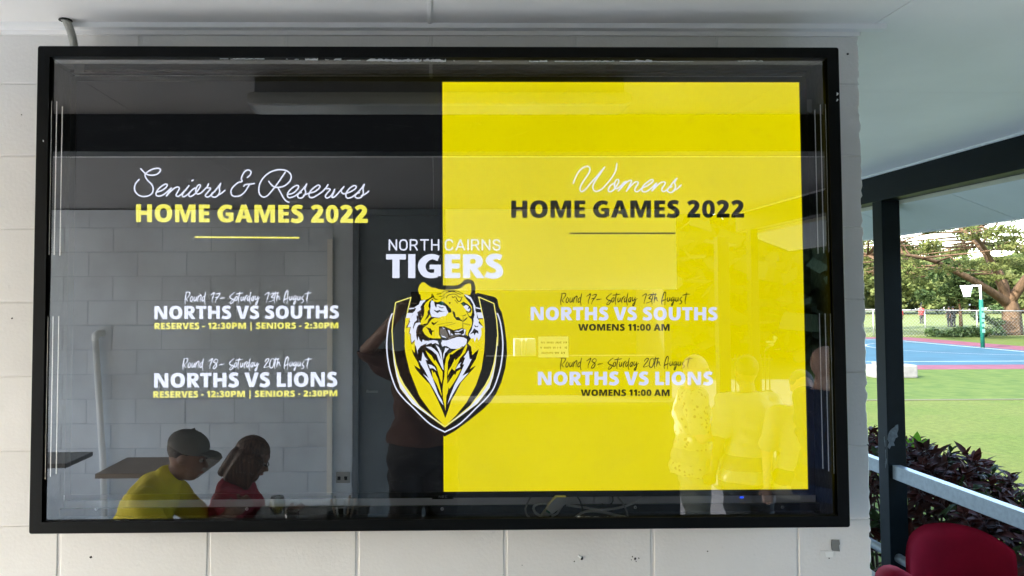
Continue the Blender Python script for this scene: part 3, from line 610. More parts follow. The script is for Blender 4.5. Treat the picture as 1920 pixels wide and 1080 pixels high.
def row(ox, oy, which, m, w, fx=None):
    if which == 17:
        S8(HW_ROUND+';'+HW_17+';'+DASH+';'+HW_SAT, 335, 535, K, w, m, taper=True, fx=fx); S8(HW_DAY+';'+HW_13+';'+HW_TH+';'+HW_AUG, 460, 535, K, w, m, taper=True, fx=fx)
    else:
        S8(HW_ROUND, 331, 659.3, K, w, m, taper=True, fx=fx); S8(HW_18+';1125,392 1160,378 1210,372 1262,358', 335, 658, K, w, m, taper=True, fx=fx)
        S8(HW_SAT, 334, 659.3, K, w, m, taper=True, fx=fx); S8(HW_DAY, 458.8, 659.3, K, w, m, taper=True, fx=fx)
        S8(HW_20, 460, 658, K, w, m, taper=True, fx=fx); S8(HW_TH, 460.6, 658.6, K, w, m, taper=True, fx=fx); S8(HW_AUG, 460.6, 658.8, K, w, m, taper=True, fx=fx)
row(0, 0, 17, E_W, 2.0); row(0, 0, 18, E_W, 2.0)
row(0, 0, 17, E_K, 2.0, fx=lambda x, y: (1050.7+(x-346.3)*1.021, 547.6+(y-545.3)*1.0))
row(0, 0, 18, E_K, 2.0, fx=lambda x, y: (1049.9+(x-342)*1.024, 667.8+(y-668.6)*.99))

# ---------------- club shield with tiger head, layer over layer
CR = {'A': (750, 515, 10.8), 'B': (750, 575, 10.8), 'C': (750, 640, 10.8), 'D': (750, 720, 10.8), 'P': (0, 0, 1)}
def pp(s_):
    out = []; cur = 'P'
    for q in s_.split():
        if q in CR: cur = q; continue
        x, y = q.split(','); ox, oy, k = CR[cur]; out.append((ox+float(x)/k, oy+float(y)/k))
    return out
def mir(P): return [(1668-x, y) for x, y in P]
def shape(lay, m, *polys, name='emblem_shape', sm=0):
    for s_ in polys:
        A_ = Art(lay)
        P = pp(s_) if isinstance(s_, str) else s_
        if sm: P = [tuple(q) for q in crom(P+[P[0]], sm)][:-1]
        A_.poly(P)
        A_.build(name, m)
def lines(lay, m, spec, name='emblem_line', **kw):
    for w, s_ in spec: Art(lay).stroke(pp(s_) if isinstance(s_, str) else s_, w, **kw).build(name, m)
outR = pp("833.8,818.6 851.9,808.9 879.6,788.5 905,768 920,753.3 931,737 940,717 947.5,690 950.8,664.7 949.8,640 946,610 941,586 935.3,575.7 932.5,561 928,557 912,553 895.7,549.3 891.2,551 891.2,538 888.9,529 884,525 877,523.4 870.4,525.2 863.9,531.7 858,534.8 850,535.6 830.6,534.9")
outL = mir([p for p in outR if p[1] > 548])[::-1]
shape(1, E_K, outR+[(800, 536), (776, 545)]+outL[:-1], name='emblem_base')
wl_ = pp("834,810 805.6,794.3 773,763 757,747.5 743,729 733,702 728,680 725.3,655 725.8,633 729.3,607 734.4,590 736,588.6")
lines(3, E_W, [(2.5, wl_), (2.5, mir(wl_))])
yl = pp("736.8,648 735,620 737,598 741.8,567.2 770.6,557.6")
lines(3, E_PY, [(2.0, yl[:3]+[yl[3]]), (2.0, [yl[3], yl[4]]), (2.0, pp("770.4,558 765.7,577 761,600 759.3,622"))], smooth=False)
yr = pp("932.7,648 933.4,628 931.2,600 926,568.9 897.4,556.8")
lines(3, E_PY, [(2.0, yr[:4]), (2.0, yr[3:]), (2.0, pp("897.6,557 902.2,578 906.8,600 908.5,622"))], smooth=False)
cres = pp("735.6,632 735.9,655 738.5,680 743,705 750,727.5 773,757.3 805.6,781.3 833.8,801.6 833.8,797.9 814.8,784.2 787,760.8 773,742 758.3,721 750,704.8 743,682 738.4,655 736.6,632")
shape(3, E_PY, cres, mir(cres))
cw = pp("735.4,640 736,655 738.8,680 743.4,705 750.4,727 773.3,756.8 800,777 826,794 812,783 790,766 766,740 750,715.5 742.5,692 738.4,668 736.2,645")
shape(4, E_W, cw, mir(cw))
fld = pp("A 225,460 170,650 110,870 100,1080 B 95,600 95,800 C 105,200 130,330 200,620 310,900 380,1080 D 430,300 650,600 905,850") 
fldR = pp("D 930,840 1150,620 1350,370 1540,20 C 1650,560 1700,230 1718,0 A 1715,1080 1690,900 1640,690 1590,455")
top = [(900, 594), (765, 594)]
fl = [p for p in fld if p[1] > 590]; fr_ = [p for p in fldR if p[1] > 592]
shape(5, E_YL, fl+fr_)
shape(5, E_W, "A 150,775 300,775 300,880 115,880", "A 1560,765 1655,765 1690,880 1560,880", "A 185,676 290,668 290,690 180,706", "A 1530,655 1640,680 1643,704 1530,680")
# head
shape(6, E_K, "A 420,400 400,540 285,655 320,680 250,780 270,790 170,940 180,960 120,1075 B 205,415 180,545 210,560 215,700 235,770 300,690 C 300,260 360,290 700,60 1000,160 1350,80 1370,40 A 1600,1060 1690,1070 1600,930 1555,780 1530,640 1480,500 1440,420 1380,300 900,300", name='emblem_head_base')
shape(7, E_W, "A 410,530 385,600 290,662 325,682 300,735 245,785 270,800 210,880 190,925 205,945 150,1065 220,1055 B 190,540 218,545 222,640 236,735 300,668 302,770 322,805 352,920 362,975 358,880 420,800 545,738 520,780 600,745 640,735 650,760 720,735 790,770 760,690 640,670 560,680 600,705 455,665 450,715 400,680 370,590 360,680 330,600 330,470 360,400 400,360 460,340 390,320 A 380,900 350,760 440,700 420,640 520,530 500,510",
      "A 1300,390 1375,420 1440,462 1490,560 1530,640 1525,720 1555,780 1560,870 1600,930 1590,980 B 1690,415 1640,432 1650,520 1640,600 1590,690 1560,610 1510,720 1490,635 1440,650 1400,590 1395,555 1450,470 1485,330 1490,240 A 1510,820 1500,740 1480,600 1420,500 1330,440", name='emblem_fur')
shape(8, E_YL, "A 365,300 390,220 440,160 490,153 560,210 640,262 720,268 790,297 900,308 1000,303 1130,294 1200,282 1262,255 1310,205 1380,175 1438,190 1446,260 1440,350 1420,410 1370,412 1310,392 1300,440 1390,520 1450,600 1465,700 1462,830 1400,850 1450,900 B 1460,330 1440,420 1400,480 1380,600 1330,560 1250,440 1080,475 900,402 790,400 790,560 830,645 600,640 500,560 450,470 400,420 A 420,950 430,820 490,700 490,600 560,490 520,515 430,510 412,400 388,395", name='emblem_face')
shape(9, E_K, "A 640,380 632,450 540,510 460,580 415,660 440,740 400,870 440,830 410,950 480,830 495,740 482,640 520,570 600,500 672,460", "A 680,480 640,500 590,560 575,640 600,700 560,740 560,810 490,940 565,870 610,800 620,850 640,850 620,780 612,700 630,600",
      "A 600,880 640,850 780,867 830,887 700,875 640,905 600,955 560,1012 480,1030 380,1035 350,1080 340,1075 370,1020 470,1005 550,985 580,900", "B 340,430 400,385 480,385 560,360 470,430 450,500 500,570 560,620 700,648 830,655 840,690 700,675 560,690 500,690 455,645 440,720 400,680 375,575 355,690 330,600 325,500",
      "A 1310,440 1390,500 1450,570 1490,680 1500,780 1480,900 1500,960 1455,905 1400,862 1380,835 1440,842 1462,760 1455,650 1400,560 1340,490", "A 650,370 690,440 700,480 780,503 720,510 680,480 660,420",
      "A 1060,730 1110,760 1130,860 1190,858 1230,905 1275,942 1310,900 1370,858 1360,885 1310,935 1280,952 1220,932 1140,917 1090,850 1070,780", "A 1230,822 1270,832 1345,800 1330,825 1270,842", "A 980,560 1028,558 1012,605",
      "A 640,950 690,982 790,930 720,995 680,1025 640,990", "B 520,410 620,440 640,480 710,490 650,510 650,590 600,540 570,460", "B 340,165 370,200 385,320 320,330 285,400 272,460 262,420 290,320 345,270 335,210")
shape(9, E_K, "B 790,412 840,400 930,448 1010,490 1120,480 1250,432 1330,460 1335,540 1300,600 1400,640 1360,660 1280,620 1180,575 1080,590 1000,655 900,660 830,640 800,560", name='emblem_mouth')
shape(10, E_W, "B 965,468 1012,485 1020,592 990,540", "B 1292,455 1332,465 1310,592 1298,530", "B 1030,530 1082,572 1040,582", "B 1248,572 1302,530 1290,582", "B 1110,545 1130,530 1150,545 1175,528 1200,545 1228,540 1230,560 1110,562", "B 1095,500 1160,482 1180,490 1250,452 1285,458 1250,480 1180,510 1130,505", "B 828,582 860,592 905,598 945,640 860,618", "B 848,410 915,448 890,455 860,430",
      "B 850,682 950,682 1060,645 1170,612 1290,622 1358,662 1345,750 1282,812 1260,800 1210,838 1150,855 1030,850 980,820 950,800 900,795 860,808 830,740 850,700", name='emblem_white_detail')
shape(10, E_G, "B 810,430 930,470 970,560 985,640 880,600 810,560", "B 960,650 1050,592 1170,572 1200,580 1070,618 985,665")
shape(10, E_W, "A 640,510 700,560 730,600 790,555 860,535 930,595 950,680 982,760 930,835 860,842 780,872 640,852 607,750 622,640 618,580", "A 1280,640 1340,600 1400,640 1432,700 1390,750 1340,722", name='emblem_eye_white')
shape(11, E_K, "A 690,545 760,560 830,535 892,560 965,620 1035,700 1042,762 980,772 948,700 920,640 840,612 770,600 742,600 742,665 722,660 700,600", "A 770,632 830,662 897,660 860,682 805,672", "A 680,705 740,732 800,715 860,745 932,740 850,757 800,747 760,777 710,747",
      "A 1228,580 1290,548 1360,590 1422,640 1452,700 1432,765 1382,772 1335,735 1400,752 1425,700 1400,650 1340,610 1288,640", "A 1400,640 1368,690 1395,700 1412,675", "B 1500,440 1582,490 1590,550 1540,522 1510,582 1490,532 1410,562 1470,500", "B 1500,368 1550,400 1592,380 1572,415 1520,412", name='emblem_eye_line')
shape(12, E_T, [(827.8+3.6*math.cos(t), 569.2+3.4*math.sin(t)) for t in np.arange(0, 6.28, .5)], [(868.5+2.2*math.cos(t), 570.5+2.4*math.sin(t)) for t in np.arange(0, 6.28, .5)], name='emblem_iris')
shape(13, E_K, [(827.6+1.5*math.cos(t), 569.4+1.5*math.sin(t)) for t in np.arange(0, 6.28, .7)], [(868.3+1.0*math.cos(t), 570.5+1.1*math.sin(t)) for t in np.arange(0, 6.28, .7)], name='emblem_pupil')
lines(10, E_K, [(1.3, "A 750,395 830,380 880,340 940,325 1100,325 1190,345 1270,385"), (2.2, "A 985,337 1050,325 1110,332"), (1.2, "A 800,440 870,430 930,370 1000,350 1100,350 1170,380 1230,400"), (1.3, "A 940,470 970,420 1050,395 1130,400 1190,450 1270,455"), (1.2, "A 835,500 880,465 920,445"), (1.6, "A 1130,450 1170,530 1215,540 1250,480"), (1.3, "A 1055,440 1080,470 1110,440"), (1.0, "A 1110,510 1170,580"),
      (.9, "A 1278,870 1275,960 1275,1080"), (.9, "B 1275,300 1270,430"), (1.1, "A 1340,740 1370,790 1390,840"), (.6, "A 740,1020 900,985 1060,965"), (.6, "A 890,1045 1010,1015 1120,985"), (.6, "A 1290,985 1430,1010"), (.6, "A 1300,1000 1420,1030"), (1.0, "B 1460,380 1410,480 1380,560 1390,620"), (1.0, "B 400,420 430,440 470,430")])
shape(6, E_K, "C 230,150 300,240 365,270 365,160 520,60 850,60 1000,150 1340,40 1380,50 1440,110 1462,280 1600,150 1535,360 1410,560 1540,490 1400,650 1240,830 1110,1080 D 1040,330 980,520 918,692 850,520 760,320 600,0 C 560,830 400,660 320,560 285,485 410,565 360,430 270,270", name='emblem_chest')
shape(7, E_W, "C 460,215 500,310 565,382 515,375 600,600 700,850 D 770,190 850,330 882,440 800,330 700,140 620,0 C 540,750 465,655 582,745 500,590 430,480 385,390 430,405", "C 1385,180 1412,360 1452,358 1390,490 1262,702 1392,630 1190,864 D 1080,190 960,412 1020,220 1110,0 C 1190,720 1305,460 1268,472 1320,330 1288,322 1340,250",
      "C 520,110 620,108 690,150 770,230 840,380 886,590 860,560 790,410 740,270 650,190", "C 722,68 790,120 840,220 865,400 885,580 830,340 790,210", "C 920,128 992,150 910,240 880,375 875,260", "C 1242,420 1180,470 1128,562 1222,520 1210,480", "C 570,460 640,480 700,520 742,602 672,545 622,542 610,555 590,500", name='emblem_chest_white')
shape(7, E_YL, "C 512,183 640,290 700,400 715,370 800,510 865,620 860,760 845,862 790,700 740,520 670,440 570,300", "C 640,570 690,650 700,610 770,760 810,920 845,1080 D 845,250 740,0 C 660,740",
      "C 1000,235 935,330 905,500 900,700 872,864 D 862,120 872,300 922,548 938,240 960,190 988,50 C 960,850 950,700 965,560 970,420 1005,330", "C 1345,48 1362,100 1320,230 1190,370 1060,540 1050,600 975,760 962,860 1000,820 1080,640 1105,600", name='emblem_chest_yellow')
shape(8, E_YL, "C 1345,48 1362,100 1320,230 1180,380 1040,560 965,700 975,600 1040,500 1112,345 1120,392 1220,290 1310,160", "C 1285,115 1180,142 1070,200 990,262 1062,262 1150,192", "C 1240,560 1150,610 1115,690 1100,655 1000,800 960,860 1000,970 1100,820 1180,690", name='emblem_chest_yellow')
shape(8, E_K, "C 1105,600 1060,560 980,760 960,860 1040,740")
# brand word on the bezel tab and the blue status lamp
A_ = Art(0)
def bz(px, py): return at(px, py, 1, SY-.0062)
me_V = []; me_F = []
def bstroke(P, w=.9):
    for (x0, y0), (x1, y1) in zip(P, P[1:]):
        d = Vector((x1-x0, y1-y0)).normalized(); nn = Vector((-d.y, d.x))*w/2; b0 = len(me_V)
        me_V.extend([tuple(bz(x0+nn.x, y0+nn.y)), tuple(bz(x0-nn.x, y0-nn.y)), tuple(bz(x1-nn.x, y1-nn.y)), tuple(bz(x1+nn.x, y1+nn.y))]); me_F.append((b0, b0+1, b0+2, b0+3))
bstroke([(823, 933), (823, 929.6), (827, 933), (827, 929.6)]); bstroke([(833, 929.8), (829, 929.8), (829, 933), (833, 933)]); bstroke([(829, 931.3), (832.5, 931.3)]); bstroke([(838.5, 929.8), (835, 929.8), (834.6, 931.3), (835, 933), (838.5, 933)])
np_mesh('brand_word', me_V, me_F, mat('silver_print', (.5, .5, .52), .4), tv)
MB().poly([at(a_, b_, 1, SY-.0062) for a_, b_ in ((1387, 930.5), (1394.5, 930.5), (1394.5, 934.5), (1387, 934.5))]).build('status_lamp', emit('blue_led', (40, 80, 230), 1.2), tv)

# ------------------------------------------------------------------ cables and adaptor in the case bottom
def cable(label, px, r, m, y=-.05, name='cable'):
    P = [at(a_, b_, 1, y) for a_, b_ in px]; Q = []
    for i in range(len(P)-1):
        a_, b_, c, d = P[max(i-1, 0)], P[i], P[i+1], P[min(i+2, len(P)-1)]
        for k in range(6):
            t = k/6; Q.append(.5*((2*b_)+(c-a_)*t+(2*a_-5*b_+4*c-d)*t*t+(3*b_-a_-3*c+d)*t**3))
    Q.append(P[-1]); o = MB().tube(Q, r, 8).build(name, m, smooth=True); return tag(o, label, 'cable', 'cables in the bottom of the case')
cable('grey cable loop hanging left of the white adaptor', [(996, 930), (988, 945), (985, 956), (988, 966), (993, 970)], .0022, mat('grey_cable', (.45, .45, .44), .5), -.062)
cable('white cable curling behind the white adaptor', [(1030, 944), (1012, 944), (1001, 950), (1003, 960), (1013, 967), (1022, 966)], .0034, M_WPLAST, -.062)
cable('long white cable running right from the adaptor under the screen', [(1062, 947), (1085, 950), (1120, 955), (1150, 954), (1175, 948), (1195, 940), (1213, 930)], .0031, M_WPLAST, -.06)
cable('white cable arched over the case bottom edge', [(1079, 970), (1092, 961), (1110, 958.5), (1135, 961), (1160, 967), (1172, 969)], .0034, M_WPLAST, -.068)
cable('thin black cable dropping beside the adaptor', [(1080, 928), (1087, 938), (1091, 950), (1093, 958)], .002, M_BPLAST, -.066)
cable('short black hooked cable below the bezel', [(1148, 930), (1149, 940), (1143, 946), (1133, 947), (1128, 944)], .0016, M_BPLAST, -.07)
cable('grey cable hanging down to the right end of the arched cable', [(1158, 932), (1168, 944), (1174, 956), (1177, 969)], .0022, MATS['grey_cable'], -.066)
cable('white cable curving under the adaptor plug', [(1034, 968), (1044, 963), (1050, 954), (1054, 948)], .003, M_WPLAST, -.064)
ad = thing('power_adaptor', 'white power adaptor with green mark lying in the case bottom', 'adaptor', tuple(at(1040, 965, 1, -.1)))
MB().prism([at(a_, b_, 1, -.092) for a_, b_ in ((1043, 932), (1062, 932), (1061, 945), (1036, 964), (1024, 957), (1029, 947))], (0, .018, 0)).build('adaptor_body', M_WPLAST, ad)
MB().prism([at(a_, b_, 1, -.090) for a_, b_ in ((1024, 956), (1036, 964), (1028, 969), (1014, 969))], (0, .018, 0)).build('plug', MATS['grey_cable'], ad)
MB().prism([at(a_, b_, 1, -.0925) for a_, b_ in ((1024, 955), (1030, 959), (1033, 962), (1030, 963), (1024, 960))], (0, .0008, 0)).build('green_mark', mat('green_print', (.02, .16, .08), .5), ad)
b2 = MB().box(.43, .475, -.06, -.03, 1.062, 1.082, bevel=.006).build('cable_box', M_WPLAST); tag(b2, 'small white plastic box behind the cables under the screen', 'box')

# ------------------------------------------------------------------ red chair
M_VELVET = mat('red_velvet', (.23, .004, .018), .85, spec=.1, sheen=.3, var=.3, vscale=5)
ch = thing('tub_chair', 'dark red velvet chair with curved back beside the rail', 'chair', (2.2, 1.05, FLOOR))
# curved back shell: front faces the table, we see its back and rim
def shell(cx, cy, zc, W_, H_, arc, th, m, name):
    V, F = [], []; nu, nv = 40, 16
    for side in (0, 1):
        for i in range(nu+1):
            u_ = -1+2*i/nu
            for j in range(nv+1):
                v_ = j/nv
                top = .632 + .022*u_ - .085*abs(u_)**2.8 - .06*max(0, -u_)**4 - .035*(1-u_)*.5*0 - .035*(u_ < 0)*abs(u_)**1.2
                bot = .22+.20*abs(u_)**3
                z = bot+(top-bot)*v_
                wv = W_*(1-.10*(1-v_)**2)
                ang = u_*arc
                x = cx+wv*math.sin(ang)/math.sin(arc)
                y = cy-(1-math.cos(ang))*arc_d + (0 if side == 0 else -th*math.sqrt(max(0, 1-(2*v_-1)**6))*math.sqrt(max(.02, 1-abs(u_)**8)))
                V.append((x, y+.03*(v_-.5), z))
    n1 = (nu+1)*(nv+1)
    for s_ in (0, 1):
        for i in range(nu):
            for j in range(nv):
                a_ = s_*n1+i*(nv+1)+j; q = (a_, a_+nv+1, a_+nv+2, a_+1); F.append(q if s_ == 0 else q[::-1])
    for i in range(nu):
        for j in (0, nv): a_ = i*(nv+1)+j; F.append((a_, a_+nv+1, n1+a_+nv+1, n1+a_))
    for j in range(nv):
        for i in (0, nu): a_ = i*(nv+1)+j; F.append((a_, a_+1, n1+a_+1, n1+a_))
    return np_mesh(name, V, F, m, ch, smooth=True)
arc_d = .34
shell(2.15, 1.20, 0, .222, .4, R_(62), .035, M_VELVET, 'backrest')
mb = MB(); mb.lathe((2.07, .98, 0), [(.02, .305), (.20, .305), (.255, .285), (.27, .25), (.255, .21), (.2, .19), (.0, .19)], 36)
o_ = mb.build('seat', M_VELVET, ch, smooth=True)
# rounded left arm pad that reaches out of the back
mb = MB(); mb.tube([(1.95, 1.16, .39), (1.895, 1.09, .435), (1.875, 1.0, .445), (1.88, .9, .41), (1.90, .84, .35)], [.05, .062, .066, .06, .035], 16).build('arm_pad', M_VELVET, ch, smooth=True)
for x, y in ((1.94, 1.1), (2.26, 1.1), (1.92, .8), (2.26, .8)): MB().tube([(x, y, .2), (x+(x-2.17)*.15, y+(y-.95)*.15, FLOOR)], [.016, .011], 8).build('leg', M_BPLAST, ch, smooth=True)

# ------------------------------------------------------------------ red-leaved shrub behind the rail
M_LEAF = mat('burgundy_leaf', (.080, .015, .009), .5, var=1, vscale=9, col2=(.016, .006, .004), spec=.13, obvar=.5, trans=.15)
M_LEAFS = mat('burgundy_leaf_mass', (.066, .014, .009), .5, var=1, vscale=7, col2=(.013, .008, .005), spec=.13, trans=.12)
M_LEAFR = mat('red_leaf', (.16, .022, .012), .42, var=.6, vscale=9, spec=.16, obvar=.4, trans=.25)
M_LEAFG = mat('young_green_leaf', (.09, .21, .015), .4, trans=.4)
M_LEAFO = mat('olive_leaf', (.03, .05, .014), .45, spec=.15, var=.3, vscale=9, trans=.15)
M_STEM = mat('brown_stem', (.05, .03, .022), .7)
def leaf_mesh(L=1., W_=.36, fold=.12, curl=.3):
    # pointed oval leaf along +X, folded at the midrib
    prof = [(0, .0), (.12, .35), (.3, .85), (.5, 1.), (.7, .8), (.87, .4), (1, 0)]
    V, F = [], []
    for t, w in prof:
        z = -curl*t*t*L
        V += [(t*L, -w*W_/2*L, z+fold*w*L*.5), (t*L, 0, z), (t*L, w*W_/2*L, z+fold*w*L*.5)]
    for i in range(len(prof)-1):
        a_ = i*3; F += [(a_, a_+3, a_+4, a_+1), (a_+1, a_+4, a_+5, a_+2)]
    return np.array(V, float), np.array(F)
LV, LF = leaf_mesh()
leaf_me = []
for c_, lm_ in ((.12, M_LEAF), (.35, M_LEAFR), (.6, M_LEAF), (.2, M_LEAF), (.3, M_LEAFO), (.45, M_LEAFR), (.25, M_LEAF)):
    V, F = leaf_mesh(1, .38, .16, c_); me = bpy.data.meshes.new('leaf'); me.from_pydata([tuple(v) for v in V], [], [tuple(int(i) for i in f) for f in F]); me.materials.append(lm_)
    for f in me.polygons: f.use_smooth = True
    leaf_me.append(me)
shrub = thing('red_leaved_shrub', 'dense dark burgundy leaved shrub growing behind the galvanised rail', 'shrub', (3.3, 3, GROUND))
rnd = random.Random(21)
def hedge_top(y, x):     # the crown's height, uneven
    t = (y-1.6)/3.2
    return .60 + .03*math.sin(y*5.1+x*2) + .03*math.sin(y*11+x*7) - .36*max(0, 2.75-y) - .08*max(0, y-3.4) - .35*max(0, x-3.3)
stuff_V, stuff_F, sg_V, sg_F = [], [], [], []
def put(V, F, SV, SF):
    b0 = sum(len(v) for v in SV); SV.append(V); SF.append(F+b0)
cands = []
mbs = MB()
for k in range(760):
    y = rnd.uniform(1.2, 5.6); x = 2.93+abs(rnd.gauss(0, .30)) if rnd.random() < .6 else rnd.uniform(3, 3.7)
    zt = hedge_top(y, x)
    front = rnd.random() < .75
    z = rnd.uniform(-.8, zt-.05) if front and x < 3.3 else zt+rnd.uniform(-.12, .03)
    if not (front and x < 3.3): z = min(z, zt+.02)
    tip = Vector((x, y, z)); dirv = Vector((-.5 if x < 3.15 else rnd.uniform(-.3, .3), rnd.uniform(-.5, .2), .75)).normalized()
    mbs.tube([tip-dirv*.22+Vector((.06, 0, -.05)), tip-dirv*.1, tip], [.006, .005, .003], 5)
    nl = rnd.randint(9, 13)
    for i in range(nl):
        h_ = i/nl; ang = i*2.4+k; elev = .15+.95*h_+rnd.uniform(-.25, .25); L = rnd.uniform(.09, .155)*(1.05-.45*h_)
        q = dirv.to_track_quat('Z', 'Y').to_matrix()
        d = q @ Vector((math.cos(ang)*math.cos(elev), math.sin(ang)*math.cos(elev), math.sin(elev)))
        up = q @ Vector((0, 0, 1)); sd_ = up.cross(d).normalized(); un = d.cross(sd_)
        M_ = Matrix((d*L, sd_*L*rnd.uniform(.8, 1.1), un*L)).transposed()
        base = tip-dirv*(.12*(1-h_))
        cands.append((base, M_, k))
# nearest to the camera in view first
def seen(c):
    v = c[0]-CAM; d = v.dot(FW); px = PPX+FOC*v.dot(RT)/d; return (0 if 1615 < px < 1935 else 5)+d+(0 if c[0].x < 3.3 or c[0].z > .35 else 1.5)
cands.sort(key=seen)
for i, (base, M_, k) in enumerate(cands):
    if i < 300:
        o = bpy.data.objects.new('leaf', leaf_me[rnd.randrange(7)]); col.objects.link(o); o.parent = shrub
        m4 = M_.to_4x4(); m4.translation = base-shrub.location; o.matrix_local = m4
    else:
        V, F = leaf_mesh(1, .38, .16, (.12, .35, .6)[i % 3]); W3 = V @ np.array(M_.transposed()) + np.array(base)
        put(W3, F, *((sg_V, sg_F) if (k % 7 == 3) else (stuff_V, stuff_F)))
np_mesh('leaf_mass', np.vstack(stuff_V), np.vstack(stuff_F), M_LEAFS, shrub, kind='stuff', smooth=True)
np_mesh('olive_leaf_mass', np.vstack(sg_V), np.vstack(sg_F), M_LEAFO, shrub, kind='stuff', smooth=True)
for k in range(60):
    x, y = rnd.uniform(3.05, 3.9), rnd.uniform(1.3, 5.5); mbs.tube([(x, y, GROUND), (x+rnd.uniform(-.08, .08), y+rnd.uniform(-.1, .1), -.2), (x+rnd.uniform(-.15, .1), y+rnd.uniform(-.15, .15), hedge_top(y, x)-.15)], [.014, .010, .005], 6)
mbs.build('stems', M_STEM, shrub, smooth=True, kind='stuff')
for (px, py, L, ang) in ((1716, 838, .15, 80), (1722, 842, .13, 58), (1711, 840, .11, 108)):
    c = at(px, py+10, 0, 3.35); V, F = leaf_mesh(L, .42, .1, .15)
    ca, sa = math.cos(R_(ang)), math.sin(R_(ang)); d = Vector((ca*.8, -ca*.3, sa)); s_ = Vector((.5, .5, -.2)).cross(d).normalized(); u_ = d.cross(s_)
    W3 = V @ np.array([list(d), list(s_), list(u_)]) + np.array(c)
    np_mesh('green_leaf', W3, F, M_LEAFG, shrub, smooth=True)
    MB().tube([c, c-Vector((0, 0, .35))], .004, 5).build('green_stem', M_LEAFG, shrub)

MATS['bare_soil'] = mat('bare_soil', (.30, .20, .10), .9, var=.3, vscale=4)

# ------------------------------------------------------------------ things on the lawn and around the court
cb = thing('concrete_block', 'pale concrete block on the grass behind the dark post', 'concrete block', (14, 21.4, GROUND))
MB().box(13.4, 14.72, 21.2, 21.75, GROUND, GROUND+.40, bevel=.05).build('block_body', mat('pale_concrete', (.17, .17, .16), .8, var=.3, vscale=5), cb)
MB().box(13.55, 14.35, 21.28, 21.67, GROUND+.40, GROUND+.47, bevel=.03).build('block_cap', MATS['pale_concrete'], cb)
gp = thing('netball_post', 'green padded netball post with white ring beside the blue court', 'netball post', (26.42, 34.7, GROUND))
M_PAD = mat('green_post_pad', (.004, .075, .05), .6, spec=.2, var=1, vscale=3, col2=(.008, .09, .07))
MB().tube([(26.42, 34.7, GROUND), (26.40, 34.7, 1.50)], .088, 16).build('pad', M_PAD, gp, smooth=True)
MB().tube([(26.40, 34.7, 1.50), (26.38, 34.7, 2.20)], .05, 12).build('pole', M_WPLAST, gp, smooth=True)
MB().box(25.95, 26.40, 34.67, 34.73, 2.13, 2.20, bevel=.01).build('ring_arm', M_WPLAST, gp)
rc = Vector((25.72, 34.7, 2.16)); mb = MB(); mb.tube([rc+Vector((.26*math.cos(t), .26*math.sin(t), 0)) for t in np.linspace(0, 6.2832, 21)], .02, 6).build('ring', M_WPLAST, gp, smooth=True)
mb = MB()
for i in range(8):
    for s_ in (1, -1):
        a0, a1 = i*math.pi/4, (i+s_*1.1)*math.pi/4; mb.tube([rc+Vector((.25*math.cos(a0), .25*math.sin(a0), 0)), rc+Vector((.13*math.cos(a1), .13*math.sin(a1), -.52))], .014, 4)
mb.build('net', M_WPLAST, gp)
for i, (z0, z1) in enumerate(((.95, 1.12), (.62, .86), (.42, .56), (.18, .34), (-.1, .08))):
    part_box('pad_print', mat('pad_print', (.10, .20, .17), .6), gp, 26.35, 26.49, 34.60, 34.61, z0, z1)
#mat('pad_print', (.10, .20, .17), .6), gp)

# chain-link fence beyond the court
fe = thing('boundary_fence', 'low chain link fence with galvanised rail beyond the court', 'fence', (30, 46, GROUND))
xs_ = [17.7+3.3*i for i in range(13)]
for x in xs_: MB().tube([(x, 46, GROUND), (x, 46, .84-.012*(x-30))], .035, 8).build('fence_post', M_GALV, fe, smooth=True)
MB().tube([(xs_[0], 46, .82-.012*(xs_[0]-30)), (xs_[-1], 46, .82-.012*(xs_[-1]-30))], .035, 8).build('top_rail', mat('pale_galv', (.30, .31, .31), .5, metal=.3), fe, smooth=True)
V, F = [], []
step = .22
for i in range(int((xs_[-1]-xs_[0])/step)):
    for s_ in (1, -1):
        x0 = xs_[0]+i*step; x1 = x0+s_*1.65; w = .0045
        if not xs_[0] <= x1 <= xs_[-1]: continue
        b0 = len(V); V += [(x0-w, 46, GROUND), (x0+w, 46, GROUND), (x1+w, 46, .78), (x1-w, 46, .78)]; F.append((b0, b0+1, b0+2, b0+3))
np_mesh('chain_mesh', V, F, M_GALV, fe, kind='stuff')

# ------------------------------------------------------------------ vegetation far away
def foliage(name, pads, m, p, size, per, seed, flat=.5):
    r = np.random.default_rng(seed); Vs = []
    for (c, rad, rz) in pads:
        n = int(per*rad*rad); u = r.normal(size=(n, 3)); u /= np.linalg.norm(u, axis=1, keepdims=True); rr = r.random(n)**(1/2.2)
        P = np.array(c)+u*rr[:, None]*np.array([rad, rad, rz])
        a_ = r.normal(size=(n, 3)); a_[:, 2] *= flat; a_ /= np.linalg.norm(a_, axis=1, keepdims=True); b_ = np.cross(a_, r.normal(size=(n, 3))); b_ /= np.linalg.norm(b_, axis=1, keepdims=True)
        s_ = size*(.5+r.random(n))[:, None]
        Vs.append(np.stack([P-a_*s_-b_*s_*.45, P+a_*s_-b_*s_*.45, P+a_*s_*.8+b_*s_*.45, P-a_*s_*.8+b_*s_*.45], 1))
    V = np.concatenate(Vs).reshape(-1, 3); return np_mesh(name, V, np.arange(len(V)).reshape(-1, 4), m, p, kind='stuff')
M_BARK = mat('rain_tree_bark', (.13, .085, .052), .9, spec=.1, var=.55, vscale=5, bump=.9, bscale=9, stretch=(1, 1, .35))
M_FOL = mat('rain_tree_leaves', (.085, .12, .030), .75, spec=.12, var=1, vscale=.8, col2=(.14, .145, .05), trans=.45)
